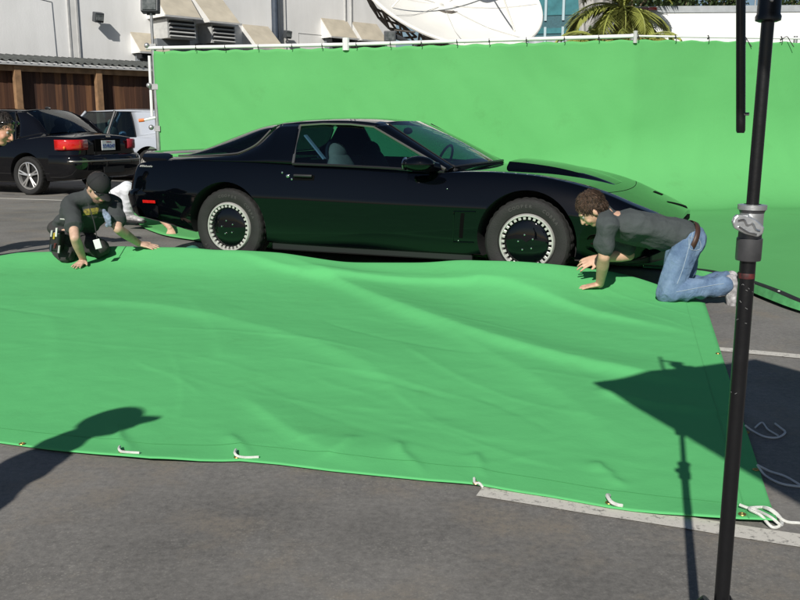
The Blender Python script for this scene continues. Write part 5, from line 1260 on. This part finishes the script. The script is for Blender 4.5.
def hand(mb, w, d, nrm, thumb, curl=.25, spread=.12, sz=1.0):
    """wrist w, finger direction d, back-of-hand normal nrm, thumb = +1/-1 picks the side"""
    d = Vector(d).normalized(); nrm = Vector(nrm); nrm = (nrm - d * nrm.dot(d)).normalized(); sd = d.cross(nrm) * thumb
    k = w + d * .088 * sz
    sweep(mb, [w - d * .01, w + d * .03 * sz, k - d * .015 * sz], [(.027 * sz, .019 * sz), (.038 * sz, .017 * sz), (.040 * sz, .014 * sz)], sd)
    for i, (off, L) in enumerate(((.031, .074), (.0105, .083), (-.0105, .077), (-.031, .060))):
        p = k + sd * off * sz - d * (.006 * abs(i - 1)); a = curl * (.5 + .15 * i); dd = (d + sd * spread * (1.5 - i) * .6).normalized(); pts = [p - d * .025 * sz, p]; ang = a * .5
        for f in (.45, .32, .23):
            v = dd * math.cos(ang) - nrm * math.sin(ang); pts.append(pts[-1] + v * L * f * sz); ang += a
        sweep(mb, pts, [.0095 * sz, .0092 * sz, .0086 * sz, .0078 * sz, .0068 * sz], sd, 10, 3)
    tb = w + d * .028 * sz + sd * .028 * sz; td = (d * .72 + sd * .75 - nrm * .12).normalized()
    sweep(mb, [tb - td * .01, tb + td * .030 * sz, tb + (td * .8 + d * .25).normalized() * .062 * sz], [.014 * sz, .011 * sz, .0085 * sz], nrm, 10, 3)
def frame(f, u):
    f = Vector(f).normalized(); u = Vector(u); u = (u - f * u.dot(f)).normalized(); s = f.cross(u); return Matrix((s, f, u)).transposed()   # columns side(right), fwd, up
def head(mb, c, F, sz=1.0):
    c = Vector(c); q = lambda x, y, z: c + F @ (Vector((x, y, z)) * sz); S = lambda *r: tuple(k * sz for k in r)
    mb.ball(q(0, -.012, .030), S(.077, .096, .088), 20, 14, F)
    mb.ball(q(0, .030, -.018), S(.064, .066, .080), 18, 12, F)
    mb.ball(q(0, .052, -.078), S(.036, .034, .030), 14, 10, F); mb.ball(q(0, .020, -.066), S(.052, .052, .036), 14, 10, F)
    sweep(mb, [q(0, .088, .018), q(0, .104, -.008), q(0, .112, -.024)], [.009 * sz, .011 * sz, .013 * sz], F @ Vector((1, 0, 0)), 10)
    for s in (-1, 1):
        mb.ball(q(s * .012, .098, -.027), S(.009, .009, .008), 8, 6, F)
        sweep(mb, [q(s * .014, .086, .034), q(s * .045, .074, .034)], [.009 * sz, .008 * sz], F @ Vector((0, 0, 1)), 8)
        mb.ball(q(s * .076, -.004, -.006), S(.010, .018, .031), 12, 8, F @ Matrix.Rotation(s * R(14), 3, 'Z'))
        mb.ball(q(s * .036, .062, -.028), S(.026, .024, .026), 10, 8, F)
    sweep(mb, [q(-.020, .090, -.050), q(0, .096, -.050), q(.020, .090, -.050)], [.006 * sz, .009 * sz, .006 * sz], F @ Vector((0, 0, 1)), 8)
def face_bits(parent, c, F, sz=1.0, glasses=False, eyes=True):
    q = lambda x, y, z: Vector(c) + F @ (Vector((x, y, z)) * sz)
    if eyes:
        for s in (-1, 1):
            e = MB().ball(q(s * .031, .0735, .010), .0125 * sz, 12, 8).build('eyeball', 'eye_white', parent, smooth=80)
            MB().ball(q(s * .031, .0832, .008), .0058 * sz, 10, 6).build('iris', 'eye', e, smooth=80)
    MB().tube([q(-.021, .097, -.050), q(-.008, .103, -.047), q(.008, .103, -.047), q(.021, .097, -.050)], [.002, .005 * sz, .005 * sz, .002], 8).build('lips', 'lips', parent, smooth=80)
    if glasses:
        g = MB(); 
        for s in (-1, 1): g.ball(q(s * .032, .101, .010), (.028 * sz, .007, .020 * sz), 14, 8, F @ Matrix.Rotation(-s * R(14), 3, 'Z')); g.tube([q(s * .058, .092, .016), q(s * .080, .04, .018), q(s * .082, -.01, .010)], .0028, 6)
        g.tube([q(-.010, .108, .014), q(.010, .108, .014)], .003, 6)
        g.build('sunglasses', 'lens_black', parent, smooth=60)
def person(label, J, shirt='tee', pants='trousers', shoes='sole', skin='skin', hair='hair', hairlen=.012, cap=None, glasses=False, glasses_top=False, sz=1.0, group=None, vox=.0055, wr=.006, shirt_rows=None, body_name='person'):
    """J: joints in metres. The body is one fused skin; clothes, shoes, hair are children."""
    g = J.get('base', Vector((J['pelvis'].x, J['pelvis'].y, 0)))
    O = Vector(g); D = {k: (v - O if isinstance(v, Vector) and k not in ('hf', 'hu', 'hdL', 'hnL', 'hdR', 'hnR', 'side', 'toeL', 'toeR') else v) for k, v in J.items() if k != 'torso'}
    T = [(Vector(p) - O, r) for p, r in J['torso']]; side = (J['sL'] - J['sR']).normalized()
    F = frame(J['hf'], J['hu']); hc = D['head']; sz = J.get('sz', sz)
    # ---- skin body
    b = MB(); head(b, hc, F, sz)
    neck = D['neck']; sweep(b, [neck, neck.lerp(hc, .5) - F @ Vector((0, .02, 0)), hc + F @ Vector((0, -.02, -.05))], [.062, .056, .058], side)
    sweep(b, [p for p, r in T], [(r[0] * .86, r[1] * .84) for p, r in T], side)
    for k in 'LR':
        s, e, w_ = D['s' + k], D['e' + k], D['w' + k]
        sweep(b, [s, s.lerp(e, .35), e], [.050, .047, .039], None); sweep(b, [e, e.lerp(w_, .30), e.lerp(w_, .75), w_], [.039, .042, .032, .027], None)
        sweep(b, [neck + (s - neck) * .2, s], [.055, .052], None)
        th = J.get('thumb' + k, 1); hand(b, w_, J['hd' + k], J['hn' + k], th, J.get('curl' + k, .25), .16)
        h, kn, an = D['h' + k], D['k' + k], D['a' + k]; sweep(b, [h, kn], [.078, .052], None); sweep(b, [kn, kn.lerp(an, .35), an], [.050, .052, .036], None)
        ft = Vector(J['toe' + k]).normalized(); dn_ = Vector(J.get('sole' + k, (0, 0, -1))).normalized(); sweep(b, [an + dn_ * .02, an + dn_ * .035 + ft * .09], [(.026, .024), (.024, .016)], None)
    body = fuse(b, body_name, skin, None, vox, 3); body.location = O
    tag(body, label, 'person', group)
    face_bits(body, hc, F, sz, glasses)
    if glasses_top:
        q = lambda x, y, z: Vector(hc) + F @ (Vector((x, y, z)) * sz); gg = MB()
        for s in (-1, 1): gg.ball(q(s * .034, .078, .098), (.028, .009, .017), 12, 8, F @ Matrix.Rotation(R(38), 3, 'X')); gg.tube([q(s * .06, .07, .095), q(s * .085, .02, .06), q(s * .083, -.02, .02)], .004, 6)
        gg.tube([q(-.02, .085, .1), q(.02, .085, .1)], .004, 6); gg.build('raised_sunglasses', 'lens_black', body, smooth=60)
    # ---- hair
    q = lambda x, y, z: hc + F @ (Vector((x, y, z)) * sz)
    hm = MB(); t = hairlen; hm.ball(q(0, -.022, .040), tuple(k * sz for k in (.080 + t, .094 + t, .086 + t)), 20, 14, F); hm.ball(q(0, -.045, -.005), tuple(k * sz for k in (.070 + t, .060 + t, .078)), 16, 10, F)
    if False: sweep(hm, [q(-.045, .055, .088), q(0, .068, .098), q(.045, .055, .088)], [.018 + t * .4, .024 + t * .4, .018 + t * .4], F @ Vector((0, 0, 1)))
    for s in (-1, 1): sweep(hm, [q(s * .076, -.005, .03), q(s * .077, .008, .012)], [.012, .007], None)
    fuse(hm, 'hair', hair, body, .006, 1, 0, 10, None,   .0025 if not cap else .003, 60 if not cap else 30)
    ho = bpy.data.objects[-1] if False else [c for c in body.children if c.name.startswith('hair')][-1]
    if not cap:
        rh = random.Random(3); hv = [(v.co.copy(), v.normal.copy()) for v in ho.data.vertices]; crown = q(0, -.05, .12); st_ = MB()
        for k in range(2200):
            p, n_ = hv[rh.randrange(len(hv))]; d = (p - crown); d = d - n_ * d.dot(n_); d = d.normalized() if d.length > 1e-4 else Vector((0, 0, -1)); d = (d + Vector((rh.gauss(0, .16), rh.gauss(0, .16), rh.gauss(0, .16)))).normalized(); L_ = rh.uniform(.016, .034)
            st_.tube([p, p + d * L_ * .5 + n_ * .0035, p + d * L_ + n_ * rh.uniform(-.003, .003)], [.0016, .0014, .0004], 3, cap=False)
        st_.build('hair_strands', hair, ho, smooth=0, fix=False)
    # ---- shirt
    sh = MB(); sweep(sh, [p for p, r in T], [r for p, r in T], side)
    for k in 'LR':
        s, e = D['s' + k], D['e' + k]; sweep(sh, [neck + (s - neck) * .10, s, s.lerp(e, .35), s.lerp(e, .62)], [.070, .068, .066, .070], None)
    sweep(sh, [neck.lerp(T[0][0], .1), neck.lerp(hc, .30)], [.084, .074], side)
    ax = (T[-1][0] - T[0][0]).normalized()
    shirt_o = fuse(sh, 'tshirt', shirt, body, .009, 4, wr * 1.5, 9.5, side, 0)
    # ---- trousers
    pn = MB(); P = D['pelvis']; sweep(pn, [T[-1][0].lerp(P, .55), P], [(.165, .118), (.172, .125)], side)
    for k in 'LR':
        h, kn, an = D['h' + k], D['k' + k], D['a' + k]; lo = kn.lerp(an, J.get('cuff', .9))
        sweep(pn, [P.lerp(h, .8), h.lerp(kn, .4), kn], [.100, .090, .070], None); sweep(pn, [kn, kn.lerp(an, .4), lo], [.070, .068, .062], None)
    fuse(pn, 'trousers', pants, body, .009, 4, wr * 1.6, 11, (D['kL'] - D['hL']).normalized() if J.get('wrinkle_across', True) else None, 0)
    bl = MB(); c0 = T[-1][0].lerp(P, .42); 
    # ---- shoes
    for k in 'LR':
        an = D['a' + k]; ft = Vector(J['toe' + k]).normalized(); dn = Vector(J.get('sole' + k, (0, 0, -1))).normalized(); sdv = ft.cross(dn).normalized(); s_ = MB()
        hb = an + dn * .055 - ft * .05
        sweep(s_, [hb + ft * .02 - dn * .035, hb + ft * .09 - dn * .022, hb + ft * .17 - dn * .004, hb + ft * .225 + dn * .004], [(.040, .042), (.043, .040), (.048, .030), (.042, .022)], sdv); sweep(s_, [an - dn * .01, an + dn * .03], [.045, .045], None)
        so = fuse(s_, 'shoe', shoes, body, .006, 2)
        u = MB(); pr = []
        for a, wd in ((-.02, .026), (.0, .036), (.06, .038), (.12, .042), (.18, .047), (.23, .043), (.262, .026)): pr.append((a, wd))
        ring = [hb + ft * (a - .0) + sdv * w_ + dn * .012 for a, w_ in pr] + [hb + ft * a - sdv * w_ + dn * .012 for a, w_ in reversed(pr)]
        u.prism(ring, dn * .020); u.build('shoe_sole', 'sole', so, smooth=0, bevel=.004)
    # ---- cap
    if cap:
        cm = MB(); rows = []
        for i in range(9):
            ph = math.pi / 2 * i / 8; rr = math.sin(ph); row = []
            for k_ in range(33):
                a = 2 * math.pi * k_ / 32; row.append(q(.092 * rr * math.cos(a), -.012 + .108 * rr * math.sin(a), .034 + (.098 if True else 0) * math.cos(ph)))
            rows.append(row)
        rows.append([q(.091 * math.cos(2 * math.pi * k_ / 32), -.012 + .107 * math.sin(2 * math.pi * k_ / 32), .018) for k_ in range(33)])
        cm.grid(rows); cm.ball(q(0, -.012, .133), .007, 8, 6)
        co = cm.build('cap', cap, body, smooth=70, solid=.003)
        bm_ = MB(); rows = []
        for i in range(7):
            t_ = i / 6; rows.append([q(.078 * math.sin(a) * (1 - .06 * t_), -.012 + (.100 + .085 * t_ * math.cos(a * .55)) * max(.2, math.cos(a)) , .030 - .018 * t_ - .020 * (math.sin(a) ** 2)) for a in [R(-68 + 136 * k_ / 16) for k_ in range(17)]])
        bm_.grid(rows).build('cap_bill', cap, co, smooth=60, solid=.004)
    return body, F, O, T, shirt_o, q

def ground_z(x, y): return on_cloth((x, y)).z
def touch(px, py):
    h = cbvh.ray_cast(CP, ray(px, py).normalized()); return h[0] if h[0] else G(px, py)
# ---- the man kneeling at the nose of the sports car
hp = touch(600, 291); hz = hp.z
J = dict(
    sz=.95, head=at(592, 209.5, 5.80), neck=at(608, 219, 5.82), hf=V(-.66, .16, -.74), hu=V(-.74, -.05, .66), pelvis=at(685, 240, 5.86),
    torso=[(at(609, 221, 5.83), (.125, .080)), (at(620, 224, 5.84), (.168, .105)), (at(641, 229, 5.85), (.172, .118)), (at(662, 233, 5.86), (.160, .112)), (at(680, 237, 5.86), (.160, .112))],
    sL=at(608, 224, 5.66), eL=at(604, 257, 5.66), wL=V(hp.x, hp.y + .015, hz + .045), hdL=V(-1, -.12, -.16), hnL=V(-.15, 0, 1), thumbL=1, curlL=.06,
    sR=at(619, 231, 6.0), eR=at(629, 255, 5.99), wR=at(599, 258, 5.93), hdR=V(-.93, -.1, -.30), hnR=V(-.2, -.7, .7), thumbR=-1, curlR=.45,
    hL=at(684, 245, 5.77), kL=at(668, 293, 5.70), aL=at(727, 284, 5.72), toeL=V(-.10, 0, -.95), soleL=V(.98, 0, -.18),
    hR=at(688, 244, 5.96), kR=at(677, 290, 5.98), aR=at(728, 280, 6.0), toeR=V(-.10, 0, -.95), soleR=V(.98, 0, -.18), cuff=.92)
b1, F1, O1, T1, s1, q1 = person('man in charcoal t-shirt and blue jeans kneeling at the car nose', J, 'tee', 'jeans', 'shoe_white', 'skin', 'hair', .006, wr=.008)
# belt, jeans seam, back pocket
bp = (at(683.5, 238, 5.86) - O1); ax1 = (at(697, 243, 5.86) - at(672, 233, 5.86)).normalized()
sd1 = V(0, 1, 0); upv = ax1.cross(sd1)
MB().grid([[bp + ax1 * (o_ + .020) + sd1 * math.cos(a) * (.174) + upv * math.sin(a) * .129 for a in [2 * math.pi * k / 48 for k in range(49)]] for o_ in (-.017, .017)]).build('belt', 'leather', b1, smooth=60, solid=.004)

tr1 = [c for c in b1.children if c.name.startswith('trousers')][0]
tb1 = BVHTree.FromPolygons([v.co.copy() for v in tr1.data.vertices], [tuple(p.vertices) for p in tr1.data.polygons])
def on_jeans(px, py):
    h = tb1.ray_cast(CP - O1, ray(px, py).normalized()); return h[0] + h[1] * .0015 if h[0] else None
for line in ([(693, 232), (688, 250), (683, 268), (677, 284)], [(676, 292), (692, 289), (708, 286), (724, 283.5)], [(689, 237), (699, 240), (700, 249), (690, 249), (689, 238)]):
    P_ = [p for p in (on_jeans(v.x, v.y) for v in catmull([(a, b, 0) for a, b in line], 5)) if p is not None]
    if len(P_) > 3: MB().tube(P_, .0022, 5).build('jeans_seam', mat('seam_thread', (.30, .36, .42), .9), tr1)

# ---- the man in the cap at the car tail
hr = touch(83, 265.5); hzr = hr.z; hl = touch(149, 249.5); hzl = hl.z
J = dict(
    head=at(98, 188, 7.26), neck=at(91, 197, 7.38), hf=V(.62, -.42, -.66), hu=V(.45, -.30, .84), pelvis=at(67, 234, 7.56),
    torso=[(at(91, 200, 7.40), (.13, .085)), (at(88, 207, 7.42), (.185, .115)), (at(81, 217, 7.47), (.178, .118)), (at(74, 226, 7.52), (.162, .112)), (at(70, 231, 7.55), (.158, .108))],
    sR=at(71, 204, 7.27), eR=at(75, 238, 7.04), wR=V(hr.x, hr.y + .02, hzr + .04), hdR=V(-.12, -.95, -.22), hnR=V(0, -.2, 1), thumbR=-1, curlR=.05,
    sL=at(115, 205, 7.38), eL=at(118, 229, 7.20), wL=V(hl.x - .085, hl.y + .01, hzl + .050), hdL=V(.97, .0, -.22), hnL=V(.1, -.3, .95), thumbL=-1, curlL=.08,
    hR=at(67, 236, 7.42), kR=at(66, 254, 7.32), aR=V(-2.98, 7.62, .09), toeR=V(-.6, .6, -.1), soleR=V(-.3, .4, -.8),
    hL=at(73, 236, 7.62), kL=at(100, 249, 7.36), aL=V(-2.72, 7.92, .09), toeL=V(-.6, .6, -.1), soleL=V(-.3, .4, -.8))
b2, F2, O2, T2, s2_, q2 = person('man in black cap, sunglasses and faded t-shirt kneeling at the car tail', J, 'tee2', 'trousers', 'sole', 'skin2', 'hair_dark', .004, cap='cap', glasses=True, wr=.008)
MB().ball(q2(0, .060, -.078), (.050, .040, .032), 12, 8, F2).build('beard', mat('short_beard', (.14, .085, .06), .8, bump=.8, bscale=150), b2, smooth=80)
# lanyard with a card, tool pouch, folded kit, yellow print
n2 = at(91, 199, 7.2) - O2; cd_ = at(97.5, 244, 7.10) - O2
MB().tube(catmull([at(88, 203, 7.22) - O2, at(94, 222, 7.16) - O2, at(97, 238, 7.10) - O2], 5), .004, 6).build('lanyard', 'tie', b2)
MB().box(cd_, (.055, .008, .078), Matrix.Rotation(R(-14), 3, 'Y')).build('card', 'badge', b2, smooth=0, bevel=.003)
tp_ = at(57, 241, 7.22) - O2
tpo = MB().box(tp_, (.09, .12, .17), Matrix.Rotation(R(8), 3, 'Y')).build('tool_pouch', 'kitt_trim', b2, bevel=.018)
for k, (dx, dz, L, m) in enumerate(((-.02, .07, .05, 'grey_trim'), (.02, .08, .07, 'white_trim'), (.0, .05, .05, 'tool_y'), (-.035, -.05, .06, 'pipe_dark'), (.03, -.06, .06, 'grey_trim'), (.0, -.03, .04, 'red_tape'))):
    MB().tube([tp_ + V(dx, -.062, dz - L / 2), tp_ + V(dx + .012, -.066, dz + L / 2)], .009, 8).build('tool', m, tpo)
MB().tube([at(60, 219, 7.18) - O2, at(68, 219.5, 7.2) - O2], .006, 6).build('belt_cord', 'rope', b2)
sbv2 = BVHTree.FromPolygons([v.co.copy() for v in s2_.data.vertices], [tuple(p.vertices) for p in s2_.data.polygons])
def on_shirt(px, py, off=.003):
    o_ = CP - O2; d = ray(px, py).normalized(); h = sbv2.ray_cast(o_, d); return (h[0] + h[1] * off) if h[0] else None
rows = []
for j in range(6):
    row = [on_shirt(84 + 15 * i / 9 - j * .3, 209 + 6.5 * j / 5 - i * .2) for i in range(10)]
    if all(p is not None for p in row): rows.append(row)
if len(rows) > 1: MB().grid(rows).build('shirt_print', 'tee_print', b2, smooth=0)
gb = MB(); g0 = at(106, 218, 7.13) - O2
for dx, dz, rr in ((0, .03, .026), (.012, 0, .030), (.02, -.035, .024), (-.012, .055, .016), (.03, -.055, .014), (.002, -.06, .014)): gb.ball(g0 + V(dx, 0, dz), (rr, rr * .6, rr * 1.2), 12, 8)
fuse(gb, 'glove', mat('pale_blue_glove', (.20, .24, .33), .85, var=.5, scale=35, bump=.8, bscale=40), b2, .006, 1, .003, 30)

# ---- the man leaning in at the left edge
e0_ = V(-3.62, 7.5, 0)
J = dict(base=e0_ + V(-.4, 0, 0), head=at(.5, 129, 7.5), neck=at(.5, 129, 7.5) + V(-.13, .02, -.05), hf=V(.86, -.10, -.50), hu=V(.50, 0, .86), pelvis=V(-4.12, 7.55, .86),
    torso=[(V(-3.60, 7.52, 1.08), (.13, .085)), (V(-3.70, 7.53, 1.05), (.185, .115)), (V(-3.88, 7.54, .98), (.175, .115)), (V(-4.05, 7.55, .90), (.16, .11))],
    sR=V(-3.66, 7.34, 1.06), eR=V(-3.74, 7.28, .79), wR=V(-3.86, 7.30, .56), hdR=V(-.1, 0, -1), hnR=V(0, -1, 0), thumbR=1,
    sL=V(-3.66, 7.72, 1.06), eL=V(-3.74, 7.78, .79), wL=V(-3.86, 7.76, .56), hdL=V(-.1, 0, -1), hnL=V(0, 1, 0), thumbL=-1,
    hR=V(-4.12, 7.45, .84), kR=V(-4.02, 7.42, .47), aR=V(-4.15, 7.40, .09), toeR=V(1, 0, 0), hL=V(-4.12, 7.64, .84), kL=V(-4.05, 7.66, .47), aL=V(-4.3, 7.7, .09), toeL=V(1, 0, 0))
person('man at the left picture edge leaning in with sunglasses pushed up on his head', J, 'tee2', 'trousers', 'sole', mat('sunburnt_skin', (.60, .30, .20), .55, var=.1, scale=25), 'hair_dark', .003, glasses_top=True, sz=1.12)

# ---- the helper in white trousers, crouching beyond the tail
J = dict(base=V(-3.3, 10.4, 0), head=at(166, 197, 10.05), neck=at(156, 194, 10.15), hf=V(.7, -.2, -.68), hu=V(.68, 0, .73), pelvis=at(108, 203, 10.45),
    torso=[(at(152, 196, 10.2), (.12, .08)), (at(144, 196, 10.22), (.16, .105)), (at(130, 198, 10.32), (.16, .105)), (at(117, 201, 10.4), (.155, .105))],
    sR=at(150, 198, 10.02), eR=at(160, 216, 9.75), wR=at(170, 228, 9.45), hdR=V(.35, -.2, -.9), hnR=V(.3, -.9, -.1), thumbR=1,
    sL=at(150, 197, 10.4), eL=at(168, 214, 10.3), wL=at(184, 224, 10.2), hdL=V(.6, 0, -.8), hnL=V(0, 1, 0), thumbL=-1,
    hR=at(112, 201, 10.15), kR=at(127, 188, 9.85), aR=at(129, 214.5, 10.0), toeR=V(.9, -.3, 0), hL=at(108, 203, 10.6), kL=at(136, 205, 10.65), aL=at(112, 214, 10.75), toeL=V(.9, 0, -.1), cuff=.88)
person('crouching helper in white trousers half hidden behind the tail of the sports car', J, 'tee2', 'white_cloth', 'shoe_white', 'skin', 'hair_dark', .01)

# ---- the bystander whose shadow falls across the cloth from the left
bx_, by_ = -1.78, 1.0
J = dict(base=V(bx_, by_, 0), head=V(bx_ - .03, by_, 1.64), neck=V(bx_ - .07, by_, 1.48), hf=V(.93, -.18, .34), hu=V(-.34, 0, .93), pelvis=V(bx_, by_, .95),
    torso=[(V(bx_ - .07, by_, 1.44), (.12, .080)), (V(bx_ - .07, by_, 1.34), (.185, .105)), (V(bx_ - .04, by_, 1.18), (.17, .105)), (V(bx_, by_, 1.02), (.16, .11))],
    sR=V(bx_ - .12, by_ - .18, 1.38), eR=V(bx_ - .08, by_ - .23, 1.09), wR=V(bx_ + .05, by_ - .21, .86), hdR=V(.3, 0, -.9), hnR=V(0, -1, .0), thumbR=1, curlR=.4,
    sL=V(bx_ - .02, by_ + .18, 1.38), eL=V(bx_ + .01, by_ + .23, 1.09), wL=V(bx_ + .13, by_ + .20, .90), hdL=V(.5, 0, -.8), hnL=V(0, 1, 0), thumbL=-1, curlL=.4,
    hR=V(bx_, by_ - .09, .92), kR=V(bx_ + .02, by_ - .12, .49), aR=V(bx_, by_ - .13, .09), toeR=V(1, -.1, 0), hL=V(bx_, by_ + .09, .92), kL=V(bx_ + .02, by_ + .12, .49), aL=V(bx_, by_ + .14, .09), toeL=V(1, -.2, 0))
person('standing bystander in a cap whose shadow falls over the left front of the cloth', J, 'tee2', 'trousers', 'sole', 'skin', 'hair_dark', .004, cap='cap', vox=.008)

# small green felt bundle by the rear wheel
fb_ = G(190, 247, .10); mb = MB(); mb.ball((0, 0, .05), (.07, .05, .05), 14, 10); mb.ball((.05, .02, .03), (.05, .05, .03), 12, 8)
o = fuse(mb, 'felt_bundle', 'bag', None, .008, 2, .006, 14); o.location = (fb_.x, fb_.y + .08, .0); tag(o, 'small dark green felt bundle lying at the rear wheel', 'bundle')
